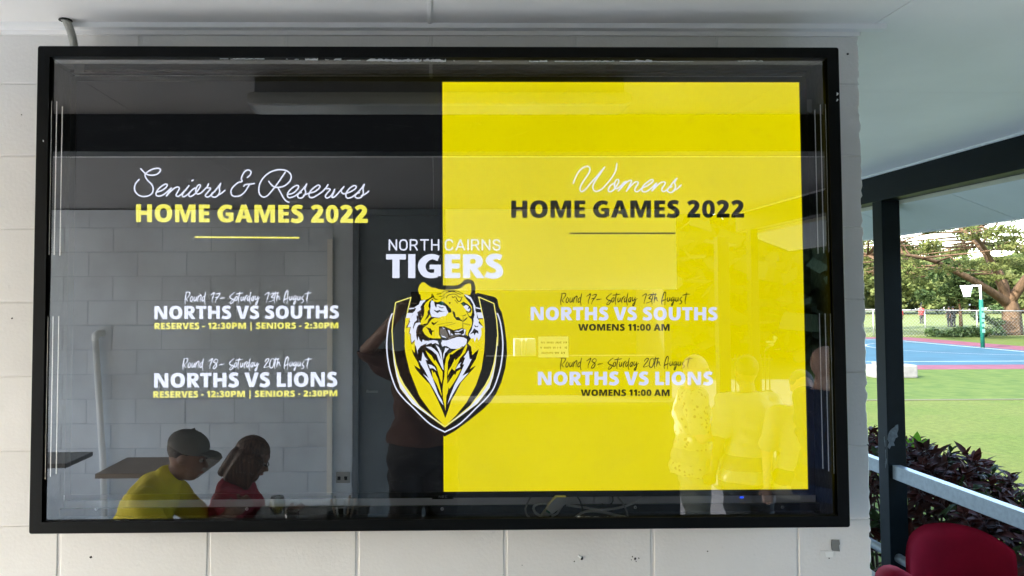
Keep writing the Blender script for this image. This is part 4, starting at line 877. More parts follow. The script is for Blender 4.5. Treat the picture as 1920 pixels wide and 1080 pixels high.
M_FOLB = mat('dark_leaves', (.04, .075, .026), .7, spec=.15, var=1, vscale=.9, col2=(.07, .105, .035), trans=.3)
tree = thing('rain_tree', 'wide spreading tree with pale brown limbs behind the netball post', 'tree', (37.6, 47.6, GROUND))
mb = MB()
base = Vector((37.6, 47.6, GROUND))
def limb(P, r0, r1):
    Q = []
    P = [Vector(p) for p in P]
    for i in range(len(P)-1):
        a_, b_, c, d = P[max(i-1, 0)], P[i], P[i+1], P[min(i+2, len(P)-1)]
        for k in range(5):
            t = k/5; Q.append(.5*((2*b_)+(c-a_)*t+(2*a_-5*b_+4*c-d)*t*t+(3*b_-a_-3*c+d)*t**3))
    Q.append(P[-1]); n = len(Q); mb.tube(Q, [r0+(r1-r0)*(i/(n-1))**.8 for i in range(n)], 8); return Q
tr = limb([base, base+Vector((.05, 0, 1.2)), base+Vector((-.1, 0, 2.2))], .66, .46)
fork = base+Vector((-.1, 0, 2.0))
main = [
 limb([fork, (36.0, 47, 1.9), (34.2, 46.4, 2.75), (32.4, 46, 3.5), (30.8, 45.4, 4.0), (28.6, 45, 4.3), (26.5, 44.5, 4.2)], .33, .05),
 limb([fork, (36.6, 47.2, 2.6), (35.6, 46.5, 4.0), (34.2, 45.6, 5.2), (32.4, 44.6, 6.2), (30, 43.6, 6.8)], .24, .04),
 limb([fork, (37.4, 48, 3.0), (36.8, 49, 4.8), (36.0, 50, 6.4), (34.5, 51.5, 7.6)], .25, .05),
 limb([fork, (38.4, 47.4, 2.8), (39.6, 46.6, 4.4), (41.2, 45.8, 5.8), (43.5, 45, 6.6)], .27, .05),
 limb([fork, (39, 48.4, 2.4), (41.5, 49, 3.4), (44.5, 49.6, 4.5), (48, 50, 5.2)], .34, .06),
 limb([fork, (37.8, 46.4, 2.8), (37.6, 44.6, 4.2), (37, 42.6, 5.4), (36, 40.5, 6.2)], .32, .06),
 limb([fork, (38, 49.4, 3.2), (38.6, 51.4, 4.9), (39.4, 53.6, 6.4)], .3, .06)]
rnd = random.Random(5); pads = []
allp = [q for L in main for q in L[4:]]
for k in range(185):
    a_ = rnd.uniform(0, 2*math.pi); rr_ = 15.5*math.sqrt(rnd.random()); cx, cy = 38+rr_*math.cos(a_), 47.6+rr_*.8*math.sin(a_)
    z = 4.2+6.6*(1-(rr_/15.5)**2)*rnd.uniform(.35, 1) + rnd.uniform(-.9, .9)
    if rr_ > 9: z = rnd.uniform(2.8, 6.6)
    rad = rnd.uniform(.8, 1.7)
    for t in range(3): pads.append(((cx+rnd.uniform(-.7, .7)*rad, cy+rnd.uniform(-.7, .7)*rad, z+rnd.uniform(-.35, .35)), rad*rnd.uniform(.35, .75), rnd.uniform(.15, .38)))
    c = Vector((cx, cy, z)); q = min(allp, key=lambda v: (v-c).length+ (4 if v.z > z+.5 else 0))
    if (q-c).length < 7.5:
        mid = q.lerp(c, .5)+Vector((rnd.uniform(-.4, .4), rnd.uniform(-.4, .4), rnd.uniform(-.1, .5))); mb.tube([q, mid, c], [.08, .05, .02], 5)
        for t in range(5): e = c+Vector((rnd.uniform(-1, 1)*rad, rnd.uniform(-1, 1)*rad, rnd.uniform(-.1, .3))); mb.tube([mid.lerp(c, .5), e], [.03, .012], 4)
mb.build('trunk', M_BARK, tree, smooth=True)
foliage('crown', pads, M_FOL, tree, .085, 260, 3, flat=.8)
dk = thing('dark_leafed_tree', 'small dark green tree hanging behind the netball ring', 'tree', (36.3, 50.5, GROUND))
MB().tube([(36.3, 50.5, GROUND), (36.2, 50.4, .6), (36.0, 50.3, 2.2)], [.14, .1, .04], 7).build('trunk', M_BARK, dk, smooth=True)
foliage('crown', [((35.9+rnd.gauss(0, .9), 50.4+rnd.gauss(0, .8), 2.2+rnd.gauss(0, .7)), rnd.uniform(.5, .9), rnd.uniform(.4, .7)) for k in range(18)], M_FOLB, dk, .14, 260, 9)
for i, (x, y, w, h_, lab) in enumerate(((32.6, 45.6, 1.9, .36, 'low green hedge clump at the foot of the fence'), (35.4, 46.6, .9, .55, 'small leafy sapling by the tree trunk and fence'))):
    b_ = thing('low_bush', lab, 'bush', (x, y, GROUND))
    MB().tube([(x, y, GROUND), (x+.1, y, GROUND+h_)], [.05, .02], 6).build('stem', M_BARK, b_)
    foliage('leaves', [((x+rnd.uniform(-w, w), y+rnd.uniform(-.3, .3), GROUND+.1+rnd.uniform(0, h_)*(1 if i == 0 else 3.0)), rnd.uniform(.3, .5), .25) for k in range(26 if i == 0 else 14)], mat('bush_leaves', (.06, .11, .03), .6, var=.4, vscale=2, trans=.25), b_, .07, 900, 30+i)
M_FAR = [mat('far_leaves_a', (.095, .135, .043), .8, spec=.1, var=1, vscale=.25, col2=(.17, .19, .07), trans=.45), mat('far_leaves_b', (.115, .145, .048), .8, spec=.1, var=1, vscale=.3, col2=(.18, .195, .08), trans=.45)]
far = [(58, 112, 6, 11), (63.5, 117, 5, 9.8), (68, 111, 5, 9), (73, 118, 5.2, 8.3), (78, 112, 4.8, 7.8), (83.5, 116, 5, 8.3), (89, 113, 5, 8.8), (95, 117, 5, 9), (101, 112, 5, 9.5), (108, 117, 6, 10), (116, 113, 6, 11), (52, 118, 6, 12), (46, 113, 5, 10), (124, 116, 6, 11)]
dlab = ['behind the left gap by the post', 'far left of the tree line', 'just right of the dark post', 'above the parked silver car', 'behind the hanging branches', 'left of the netball ring', 'behind the netball ring', 'behind the rain tree trunk', 'right of the rain tree trunk', 'far right of the tree line', 'at the right end of the tree line', 'leftmost of the tree line', 'beyond the left end of the tree line', 'beyond the right end of the tree line']
for i, (x, y, r_, h_) in enumerate(far):
    t = thing('field_tree', 'mid green bushy tree past the field, '+dlab[i], 'tree', (x, y, GROUND), 'trees past the playing field')
    MB().tube([(x, y, GROUND), (x+.2, y, h_*.5)], [.35, .2], 7).build('trunk', M_BARK, t, smooth=True)
    pads = [((x+rnd.gauss(0, r_*.55), y+rnd.gauss(0, r_*.4), GROUND+1.2+(h_-1.6)*rnd.random()**.8), rnd.uniform(1., 1.9), rnd.uniform(.8, 1.5)) for k in range(46)]
    foliage('crown', pads, M_FAR[i % 2], t, .34, 34, 50+i)
wood = foliage('distant_wood', [((x, 160+rng.normal()*8, GROUND+rng.random()*8), 5, 4) for x in np.linspace(-60, 240, 150)]+[((x, -95+rng.normal()*5, GROUND+rng.random()*9), 5, 4) for x in np.linspace(-60, 150, 110)], mat('wood_leaves', (.05, .085, .035), .8, var=.4, vscale=.1), None, .9, 9, 77)  # second row, behind the camera, is added to cover low sky in the mirror
rear = foliage('sky_screen_trees', [((x, -32+rng.normal()*3, GROUND+rng.random()*10.5), 2.6, 2.4) for x in np.linspace(-12, 60, 330)], MATS['wood_leaves'], None, .5, 16, 78); tag(rear, 'added line of trees behind the path hiding bright sky from the glass', 'trees', kind='stuff')  # trees added out of view so the glass mirrors less bright sky
tag(wood, 'distant mass of trees beyond the road, with an added row behind', 'trees', kind='stuff')
# cars past the field
def car(x, y, cr, lab):
    c = thing('parked_car', lab, 'car', (x, y, GROUND), 'cars parked past the field'); M_ = mat('car_paint_%d' % int(cr[0]*100), cr, .3, metal=.4, coat=.6); MG = mat('car_glass', (.02, .025, .03), .1)
    g_ = GROUND
    MB().prism([(x-2.2, y-.85, g_+.3), (x+2.2, y-.85, g_+.3), (x+2.25, y-.85, g_+.75), (x+1.3, y-.85, g_+.95), (x+.75, y-.85, g_+1.42), (x-1.1, y-.85, g_+1.45), (x-1.8, y-.85, g_+.98), (x-2.25, y-.85, g_+.85)], (0, 1.7, 0)).build('body', M_, c)
    for a_, b_ in ((-1.55, -.65), (-.58, .12), (.19, 1.08)):
        MB().prism([(x+a_, y-.86, g_+.97), (x+b_, y-.86, g_+.97), (x+min(b_, .72), y-.86, g_+1.36), (x+max(a_, -1.1), y-.86, g_+1.38)], (0, .01, 0)).build('window', MG, c)
    for wx in (-1.4, 1.4):
        w = MB().tube([(x+wx, y-.88, g_+.33), (x+wx, y-.66, g_+.33)], .33, 16).build('wheel', M_BPLAST, c); MB().tube([(x+wx, y-.89, g_+.33), (x+wx, y-.881, g_+.33)], .19, 12).build('rim', M_GALV, w)
car(86.5, 131, (.55, .57, .60), 'silver car parked past the field right of the post'); car(95.5, 132, (.7, .7, .7), 'white car parked farther right past the field'); car(104, 131.5, (.12, .15, .2), 'dark blue car parked past the field under the trees')
car(110.5, 132.5, (.66, .65, .62), 'cream car parked past the field behind the tree trunk')

# ------------------------------------------------------------------ behind the camera: what the glass mirrors
wall2 = blockwall('opposite_wall', 'blue grey block wall mirrored in the left half of the screen glass', -4.5, 1, -5.0, -.83, 2.352, FLOOR, M_WALL2, -.03, skip=lambda x, z: x < -4.0, seed=8)
o = thing('side_room_wall', 'white upper wall strip mirrored over the yellow half', 'wall', (.6, -4.6, FLOOR))
MB().box(-.83, -.67, -4.69, -4.508, FLOOR, 2.352).build('wall_pier', M_WALL2, o)
MB().box(.10, 2.02, -4.69, -4.51, 1.68, 2.352).build('upper_wall', mat('cream_wall', (.80, .78, .74), .6), o)
MB().box(.10, 2.02, -4.69, -4.51, FLOOR, .72).build('counter_front', mat('dark_counter', (.05, .055, .06), .6), o)
MB().box(.10, 2.04, -4.9, -4.42, .72, .76).build('counter_top', MATS['dark_counter'], o)
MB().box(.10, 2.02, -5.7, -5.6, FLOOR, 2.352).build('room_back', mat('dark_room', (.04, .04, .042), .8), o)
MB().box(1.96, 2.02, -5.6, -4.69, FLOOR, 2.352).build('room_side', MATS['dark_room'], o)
M_DOOR = mat('grey_door_paint', (.20, .235, .26), .5, var=.25, vscale=3)
d = thing('grey_door', 'flat grey door mirrored behind the photographer', 'door', (-.3, -4.6, FLOOR))
MB().box(-.62, .06, -4.60, -4.55, FLOOR, 2.30, bevel=.004).build('door_leaf', M_DOOR, d)
for a_ in ((-.668, -.622), (.062, .098)): part_box('jamb', M_DOOR, d, a_[0], a_[1], -4.66, -4.50, FLOOR, 2.35)
part_box('door_head', M_DOOR, d, -.622, .062, -4.66, -4.50, 2.302, 2.35)
MB().tube([(-.55, -4.55, .85), (-.55, -4.49, .85), (-.46, -4.49, .85)], .01, 8).build('handle', M_GALV, d, smooth=True)
o = thing('cable_duct', 'pale vertical duct mirrored left of the grey door', 'duct', (-.85, -4.48, FLOOR)); MB().box(-.872, -.830, -4.497, -4.465, .02, 2.10, bevel=.003).build('duct_cover', mat('pale_duct', (.96, .92, .84), .5), o)
o = thing('waste_pipe', 'white pipe with elbow mirrored on the block wall', 'pipe', (-2.7, -4.46, FLOOR))
MB().tube([(-2.70, -4.49, 1.335), (-2.725, -4.45, 1.335), (-2.735, -4.43, 1.32), (-2.735, -4.43, 1.28)], .03, 12).build('elbow', mat('white_pipe', (.95, .95, .94), .5), o, smooth=True)
MB().tube([(-2.735, -4.43, 1.28), (-2.66, -4.43, .30), (-2.64, -4.43, FLOOR)], .026, 12).build('pipe', MATS['white_pipe'], o, smooth=True)
o = thing('power_outlet', 'double power outlet mirrored beside the pale duct', 'power outlet', (-.74, -4.5, .15))
MB().box(-.80, -.685, -4.505, -4.492, .11, .20, bevel=.004).build('plate', M_GREYPVC, o)
for x in (-.775, -.72): MB().box(x-.012, x+.012, -4.492, -4.487, .135, .165).build('socket', M_BPLAST, o)
# batten light above
o = thing('batten_light', 'unlit fluorescent batten under the ceiling mirrored at top of the glass', 'ceiling light', (0, -.78, CEIL-.1))
MB().box(-.60, .66, -.82, -.74, CEIL-.055, CEIL-.001, bevel=.006).build('housing', mat('grey_housing', (.20, .20, .20), .5), o)
mb = MB(); mb.box(-.62, .68, -.86, -.70, CEIL-.105, CEIL-.058, bevel=.02); mb.build('diffuser', mat('clear_diffuser', (.36, .37, .37), .15, spec=.8), o, smooth=False)
# small table at the left, dark table edge
def table(name, lab, x0, x1, y0, y1, z, m, leg=.025):
    t = thing(name, lab, 'table', ((x0+x1)/2, (y0+y1)/2, FLOOR), None)
    MB().box(x0, x1, y0, y1, z-.03, z, bevel=.004).build('table_top', m, t)
    x, y = (x0+x1)/2, (y0+y1)/2
    MB().tube([(x, y, z-.03), (x, y, FLOOR+.03)], leg, 12).build('leg', mat('grey_leg', (.24, .25, .25), .5), t, smooth=True); MB().lathe((x, y, FLOOR), [(.0, .03), (.05, .03), (.2, .012), (.21, 0)], 20).build('foot', M_BPLAST, t, smooth=True)
    return t
M_WOOD = mat('brown_laminate', (.26, .20, .15), .45, var=.4, vscale=6, stretch=(1, 8, 8)); M_DKW = mat('dark_laminate', (.03, .028, .026), .3)
table('side_table', 'brown side table mirrored under the white pipe', -2.08, -1.45, -3.45, -2.95, .54, M_WOOD)
table('side_table', 'dark side table mirrored at the left end of the glass', -3.2, -2.42, -3.7, -3.3, .53, M_DKW)
table('dining_table', 'dark dining table with glasses mirrored in front of the couple', -.92, -.34, -2.35, -1.62, .50, M_DKW)
M_GL = bpy.data.materials.new('clear_glass'); M_GL.use_nodes = True; nt = M_GL.node_tree; nt.nodes.clear()
o_ = nt.nodes.new('ShaderNodeOutputMaterial'); tr = nt.nodes.new('ShaderNodeBsdfTransparent'); tr.inputs[0].default_value = (.86, .88, .86, 1); gl = nt.nodes.new('ShaderNodeBsdfGlossy'); gl.inputs['Roughness'].default_value = .03; fr = nt.nodes.new('ShaderNodeLayerWeight'); fr.inputs[0].default_value = .35; mxs = nt.nodes.new('ShaderNodeMixShader')
nt.links.new(fr.outputs['Facing'], mxs.inputs[0]); nt.links.new(tr.outputs[0], mxs.inputs[1]); nt.links.new(gl.outputs[0], mxs.inputs[2]); nt.links.new(mxs.outputs[0], o_.inputs[0])
def wine(x, y, lab):
    t = thing('wine_glass', lab, 'wine glass', (x, y, .50)); MB().lathe((x, y, .50), [(.0, 0), (.034, .002), (.005, .008), (.004, .075), (.02, .09), (.036, .115), (.038, .14), (.030, .17), (.029, .17), (.036, .14), (.034, .117), (.018, .093), (0, .085)], 20).build('bowl', M_GL, t, smooth=True)
    MB().lathe((x, y, .50), [(.0, .094), (.017, .096), (.032, .118), (.034, .128), (.0, .128)], 18).build('wine', mat('white_wine', (.55, .45, .12), .2), t, smooth=True)
wine(-.74, -1.86, 'wine glass of white wine mirrored in front of the woman')
t = thing('tumbler', 'straight water tumbler mirrored beside the wine glass', 'glass', (-.66, -1.80, .50)); MB().lathe((-.66, -1.80, .50), [(0, 0), (.028, 0), (.033, .12), (.031, .12), (.026, .006), (0, .006)], 18).build('tumbler_wall', M_GL, t, smooth=True)
t = thing('cutlery_basket', 'dark basket with cutlery mirrored at the table end', 'basket', (-.43, -1.86, .50))
MB().lathe((-.43, -1.86, .50), [(0, 0), (.06, 0), (.08, .09), (.075, .09), (.055, .005), (0, .005)], 18).build('basket', M_BPLAST, t)
for k in range(5): MB().tube([(-.43+.02*math.cos(k*1.3), -1.86+.02*math.sin(k*1.3), .51), (-.43+.06*math.cos(k*1.3), -1.86+.06*math.sin(k*1.3), .66)], .005, 6).build('cutlery', M_GALV if k % 2 else M_WOOD, t)

# sign and boxes in the servery
M_PAPER = mat('white_paper', (.8, .8, .76), .6)
s = thing('notice', 'white notice with three lines mirrored over the yellow half', 'notice', (.98, -4.44, 1.12))
MB().box(.855, 1.10, -4.452, -4.444, 1.125, 1.295).build('sheet', M_PAPER, s)
rnd = random.Random(9); M_INK = mat('grey_ink', (.12, .12, .12), .6)
mb = MB()
for z, x0, x1 in ((1.247, .868, 1.088), (1.205, .868, 1.088), (1.163, .885, 1.07)):
    x = x1
    while x > x0:
        w = rnd.uniform(.006, .011)
        if rnd.random() > .14: mb.box(x-w, x, -4.4435, -4.443, z-.008, z+.008)
        x -= w+.004
mb.build('print', M_INK, s)
for i, (x0, x1) in enumerate(((.665, .715), (.73, .752), (.765, .84))):
    c = thing('servery_carton', ['tall pale carton on the shelf farthest from the notice', 'narrow pale carton between two wider cartons', 'wide pale carton standing right beside the notice'][i], 'carton', ((x0+x1)/2, -4.6, 1.13), 'cartons in the servery')
    MB().box(x0, x1, -4.62, -4.50, 1.13, 1.27, bevel=.002).build('carton_body', M_PAPER, c); part_box('carton_flap', M_PAPER, c, x0+.002, x1-.002, -4.621, -4.499, 1.2705, 1.274)
o = thing('servery_shelf', 'thin shelf carrying the pale cartons', 'shelf', (.9, -4.6, 1.1)); MB().box(.12, 1.85, -4.68, -4.46, 1.105, 1.128).build('board', MATS['dark_counter'], o); part_box('lip', MATS['dark_counter'], o, .12, 1.85, -4.46, -4.455, 1.09, 1.135)
rf = thing('picket_gate', 'short dark picket gate on the path mirrored between two posts', 'gate', (4.1, -8, LOW))
for i in range(9): MB().tube([(3.86+i*.055, -8, LOW), (3.86+i*.055, -8, .88)], .008, 5).build('picket', M_DKGREEN, rf)
for z in (.80, -.35): part_box('gate_rail', M_DKGREEN, rf, 3.82, 4.34, -8.012, -7.988, z, z+.03)

# ------------------------------------------------------------------ people
def remesh(prims, voxel, smooth_it=6, cut=None):
    bm = bmesh.new()
    for p in prims:
        if p[0] == 'c':
            a, b, r0, r1 = Vector(p[1]), Vector(p[2]), p[3], p[4]
            for c, r in ((a, r0), (b, r1)):
                q = bmesh.ops.create_icosphere(bm, subdivisions=2, radius=r); bmesh.ops.translate(bm, verts=q['verts'], vec=c)
            d = b-a
            if d.length > 1e-4:
                q = bmesh.ops.create_cone(bm, cap_ends=True, segments=14, radius1=r0, radius2=r1, depth=d.length)
                bmesh.ops.transform(bm, matrix=Matrix.Translation((a+b)/2) @ d.to_track_quat('Z', 'Y').to_matrix().to_4x4(), verts=q['verts'])
        else:
            c, rad = Vector(p[1]), p[2]; rot = p[3] if len(p) > 3 else Matrix.Identity(3)
            q = bmesh.ops.create_icosphere(bm, subdivisions=3, radius=1)
            bmesh.ops.transform(bm, matrix=Matrix.Translation(c) @ rot.to_4x4() @ Matrix.Diagonal((*rad, 1)), verts=q['verts'])
    me = bpy.data.meshes.new('tmp'); bm.to_mesh(me); bm.free()
    o = bpy.data.objects.new('tmp', me); col.objects.link(o)
    md = o.modifiers.new('r', 'REMESH'); md.mode = 'VOXEL'; md.voxel_size = voxel
    ms = o.modifiers.new('s', 'SMOOTH'); ms.iterations = smooth_it; ms.factor = .5
    dg = bpy.context.evaluated_depsgraph_get(); me2 = bpy.data.meshes.new_from_object(o.evaluated_get(dg))
    bpy.data.objects.remove(o); bpy.data.meshes.remove(me)
    if cut:
        bm = bmesh.new(); bm.from_mesh(me2)
        for co, no in cut: bmesh.ops.bisect_plane(bm, geom=bm.verts[:]+bm.edges[:]+bm.faces[:], plane_co=Vector(co), plane_no=Vector(no), clear_outer=True)
        bm.to_mesh(me2); bm.free()
    return me2
def hand(w, d, palm_n, side, s=1.):
    """palm and five curled fingers; w wrist, d pointing direction, palm_n palm normal"""
    d = Vector(d).normalized(); n = Vector(palm_n); n = (n-d*n.dot(d)).normalized(); l = d.cross(n)*side; w = Vector(w); P = []
    pc = w+d*.045*s; P.append(('c', w+d*.01, w+d*.05*s, .024*s, .026*s))
    for k, (off, ln) in enumerate(((.030, .070), (.010, .080), (-.011, .074), (-.031, .056))):
        b = w+d*.075*s+l*off*s; P.append(('c', w+d*.03*s+l*off*.6*s, b, .014*s, .0115*s)); j = b+(d*.8+n*.35).normalized()*ln*.5*s; e = j+(d*.35+n*.85).normalized()*ln*.5*s
        P += [('c', b, j, .0105*s, .0092*s), ('c', j, e, .0092*s, .0075*s)]
    t0 = w+d*.02*s+l*.024*s; t1 = t0+(d*.6+l*.75+n*.25).normalized()*.042*s; t2 = t1+(d*.8+l*.1+n*.5).normalized()*.034*s
    P += [('c', t0, t1, .0145*s, .0115*s), ('c', t1, t2, .0115*s, .009*s)]
    return P
def person(name_label, base, heading, J, H, skin, clothes, hair=None, voxel=.0085, detail=True, face_pitch=0, extra=None, group=None, girth=1.):
    """J: joints in metres in the person's own frame (x forward, y left, z up from base)"""
    root = thing('person', name_label, 'person', base, group); Rz = Matrix.Rotation(heading, 3, 'Z'); B = Vector(base)
    def W(v): return B+Rz @ Vector(v)
    def D(v): return Rz @ Vector(v)
    s = H/1.75; g = girth; P = []
    j = {k: Vector(v) for k, v in J.items()}
    hd = j['head']; hp = Matrix.Rotation(face_pitch, 3, 'Y'); Rh = Rz @ hp
    def Wh(v): return B+Rz @ hd+Rh @ (Vector(v)*s)
    P += [('e', Wh((-.005, 0, .02)), (.098*s, .078*s, .105*s), Rh), ('e', Wh((.02, 0, -.045)), (.072*s, .062*s, .075*s), Rh), ('c', Wh((.055, 0, -.09)), Wh((.03, 0, -.095)), .026*s, .03*s),
          ('c', Wh((.093, 0, .008)), Wh((.112, 0, -.028)), .008*s, .014*s), ('c', Wh((.088, -.03, .03)), Wh((.088, .03, .03)), .012*s, .012*s), ('c', Wh((.085, -.02, -.062)), Wh((.085, .02, -.062)), .011*s, .011*s)]
    for q in (-1, 1): P.append(('e', Wh((-.005, q*.08, -.005)), (.018*s, .009*s, .03*s), Rh))
    P.append(('c', W(j['neck']), B+Rz @ hd+Rh @ Vector((-.015, 0, -.06))*s, .058*s, .052*s))
    lo = (j['hipL']+j['hipR'])/2; up = (j['shL']+j['shR'])/2
    tors = []
    for t, rx, ry in ((0, .115, .15), (.25, .11, .145), (.5, .108, .14), (.75, .115, .155), (.95, .095, .15)):
        tors.append(('e', W(lo.lerp(up, t)), (rx*s*g, ry*s*g, .12*s), Rz))
    tors.append(('c', W(j['shL']), W(j['shR']), .062*s*g, .062*s*g)); tors.append(('c', W(up), W(j['neck']), .075*s, .06*s))
    P += tors
    arms = {}
    for q in 'LR':
        arms[q] = [('c', W(j['sh'+q]), W(j['el'+q]), .054*s*g, .042*s*g), ('c', W(j['el'+q]), W(j['wr'+q]), .041*s, .027*s)]; P += arms[q]
        dv = (W(j['wr'+q])-W(j['el'+q])).normalized()
        if 'hd'+q in J: dv = D(J['hd'+q])
        P += hand(W(j['wr'+q]), dv, D(J.get('pn'+q, (1, 0, 0))), 1 if q == 'R' else -1, s)
        P += [('c', W(j['hip'+q]), W(j['kn'+q]), .088*s*g, .058*s), ('c', W(j['kn'+q]), W(j['an'+q]), .056*s, .037*s), ('c', W(j['an'+q])+D((-.03, 0, -.02))*s, W(j['an'+q])+D((.15, 0, -.04))*s, .04*s, .03*s)]
    me = remesh(P, voxel, 4); link('body', me, skin, root, smooth=True)
    for nm, cm, kind in clothes:
        C_ = []; cut = None
        if kind.startswith('top'):
            e = .016
            for p in tors: C_.append(('e', p[1], tuple(r+e for r in p[2]), p[3]) if p[0] == 'e' else ('c', p[1], p[2], p[3]+e*.8, p[4]+e*.5))
            hem = float(kind.split(':')[1]) if ':' in kind else .0
            if hem: C_.append(('e', W(lo)-Vector((0, 0, hem)), (.160*s*g, .205*s*g, .12*s), Rz)); 
            full = 'long' in kind
            for q in 'LR':
                a, b = W(j['sh'+q]), W(j['el'+q]); C_.append(('c', a, b if full else a.lerp(b, .72), .070*s*g, (.054 if full else .066)*s*g))
                if full: C_.append(('c', b, b.lerp(W(j['wr'+q]), .9), .054*s*g, .038*s))
            zc = W(j['neck']).z-.005 if not 'seat' in kind else None
            if hem: cut = [((0, 0, W(lo).z-hem-.03), (0, 0, -1))]
            if 'seat' not in kind: cut = (cut or [])+[((0, 0, W(j['neck']).z+.005), (0, 0, 1))]
        elif kind.startswith('bottom'):
            frac = float(kind.split(':')[1]); e = .018
            C_.append(('e', W(lo), (.142*s*g, .188*s*g, .14*s), Rz))
            for q in 'LR':
                h_, k_, a_ = W(j['hip'+q]), W(j['kn'+q]), W(j['an'+q])
                if frac <= 1: C_.append(('c', h_, h_.lerp(k_, frac), .110*s*g, .070*s*g+e))
                else: C_ += [('c', h_, k_, .108*s*g, .078*s), ('c', k_, a_, .070*s, .055*s)]
        C_me = remesh(C_, .011, 3, cut)
        # folds
        nv = len(C_me.vertices); c = np.zeros(nv*3, np.float32); C_me.vertices.foreach_get('co', c); c = c.reshape(-1, 3); nn_ = np.zeros(nv*3, np.float32); C_me.vertex_normals.foreach_get('vector', nn_); nn_ = nn_.reshape(-1, 3)
        dsp = .011*np.sin(c[:, 2]*34+c[:, 0]*21+3*np.sin(c[:, 1]*17+c[:, 2]*9))*np.sin(c[:, 0]*13-c[:, 2]*11+c[:, 1]*15)
        C_me.vertices.foreach_set('co', (c+nn_*(dsp[:, None]+.005)).astype(np.float32).ravel()); C_me.update()
        link(nm, C_me, cm, root, smooth=True)
    for q in 'LR':
        c = W(j['an'+q]); link('shoe', remesh([('c', c+D((-.04, 0, -.035))*s, c+D((.16, 0, -.045))*s, .047*s, .036*s)], .012, 2), M_BPLAST, root, smooth=True)
    if hair:
        hm, hs = hair; HP = []
        if hs == 'short': HP = [('e', Wh((-.02, 0, .045)), (.098*s, .086*s, .095*s), Rh)]; 
        if hs == 'bob': HP = [('e', Wh((-.015, 0, .035)), (.112*s, .098*s, .108*s), Rh)]+[('c', Wh((-.05+.035*i, q*.088, .02)), Wh((-.075+.04*i, q*.095, -.135)), .036*s, .028*s) for i in range(4 if True else 3) for q in (-1, 1)]+[('c', Wh((-.095, y_, .0)), Wh((-.125, y_, -.13)), .04*s, .03*s) for y_ in (-.06, -.02, .02, .06)]
        if hs == 'long': HP = [('e', Wh((-.02, 0, .03)), (.108*s, .093*s, .105*s), Rh)]+[('c', Wh((-.09, y_, -.02)), Wh((-.115, y_, -.26)), .04*s, .03*s) for y_ in (-.05, 0, .05)]
        me = remesh(HP, .008, 2)
        # keep the face clear
        bm = bmesh.new(); bm.from_mesh(me); kill = []
        inv = (Rh).inverted()
        for v in bm.verts:
            l = inv @ (v.co-(B+Rz @ hd)); l /= s
            if l.x > .052 and l.z < .062 and abs(l.y) < .075: kill.append(v)
            if hs == 'short' and (l.z < -.01 and l.x > -.06): kill.append(v)
        bmesh.ops.delete(bm, geom=list(set(kill)), context='VERTS'); bm.to_mesh(me); bm.free()
        link('hair', me, hm, root, smooth=True)
    if detail:
        ME = mat('eye_white', (.22, .2, .19), .3)
        for q in (-1, 1):
            e = MB().sph(Wh((.084, q*.031, .006)), .0115*s, 10).build('eye', ME, root, smooth=True); MB().sph(Wh((.0935, q*.031, .006)), .0048*s, 8).build('pupil', M_BPLAST, e, smooth=True)
        MB().tube([Wh((.094, -.022, -.062)), Wh((.099, 0, -.06)), Wh((.094, .022, -.062))], .0045*s, 6).build('mouth', mat('lips', (.30, .10, .08), .5), root, smooth=True)
    return root, Wh, W, s
def stand(H, dx=0, spread=.10):
    s = H/1.75
    J = {'head': (.03, 0, 1.62), 'neck': (0, 0, 1.47), 'shL': (0, .18, 1.40), 'shR': (0, -.18, 1.40), 'elL': (-.02, .25, 1.11), 'elR': (-.02, -.25, 1.11), 'wrL': (.04, .27, .87), 'wrR': (.04, -.27, .87),
         'hipL': (0, .085, .93), 'hipR': (0, -.085, .93), 'knL': (.02, spread, .50), 'knR': (.02, -spread, .50), 'anL': (-.02, spread+.01, .08), 'anR': (-.02, -spread-.01, .08)}
    return {k: tuple(c*s for c in v) for k, v in J.items()}
def cloth(n, c, **k): return mat(n, c, .85, var=k.pop('var', .2), vscale=k.pop('vscale', 6), bump=.2, bscale=40, **k)
M_HAIRB = mat('dark_brown_hair', (.03, .018, .013), .6, var=.6, vscale=60, stretch=(1, 1, .12), bump=.6, bscale=90); M_HAIRR = mat('auburn_hair', (.13, .065, .038), .55, var=.8, vscale=70, stretch=(1, 1, .10), bump=.8, bscale=90); M_HAIRG = mat('grey_hair', (.16, .15, .14), .6)

# the photographer, phone held up before her face; looks along +Y
J = stand(1.80); J.update({'shL': (.02, .18, 1.42), 'shR': (.02, -.18, 1.42), 'elL': (.10, .31, 1.52), 'elR': (.10, -.30, 1.50), 'wrL': (.34, .13, 1.72), 'wrR': (.34, -.02, 1.72), 'hdL': (.45, -.45, .75), 'hdR': (.45, .45, .75), 'pnL': (.6, -.7, 0), 'pnR': (.6, .7, 0), 'head': (.05, .02, 1.66)})
person('woman in dark brown top holding up a phone mirrored behind the tiger emblem', (-.06, -2.56, FLOOR), math.pi/2, J, 1.80, M_SKIN, [('blouse', cloth('brown_blouse', (.075, .034, .027)), 'top long:-.07'), ('trousers', cloth('black_trousers', (.006, .007, .010)), 'bottom:2')], (M_HAIRB, 'long'))
ph = thing('phone', 'black phone held up by the woman in the dark brown top', 'phone', (.03, -2.13, 1.6))
MB().box(-.115, .045, -2.134, -2.126, 1.565, 1.643, bevel=.0035).build('phone_case', M_BPLAST, ph); MB().tube([(.02, -2.1255, 1.61), (.02, -2.124, 1.61)], .008, 12).build('phone_lens', mat('lens', (.02, .02, .03), .1), ph)

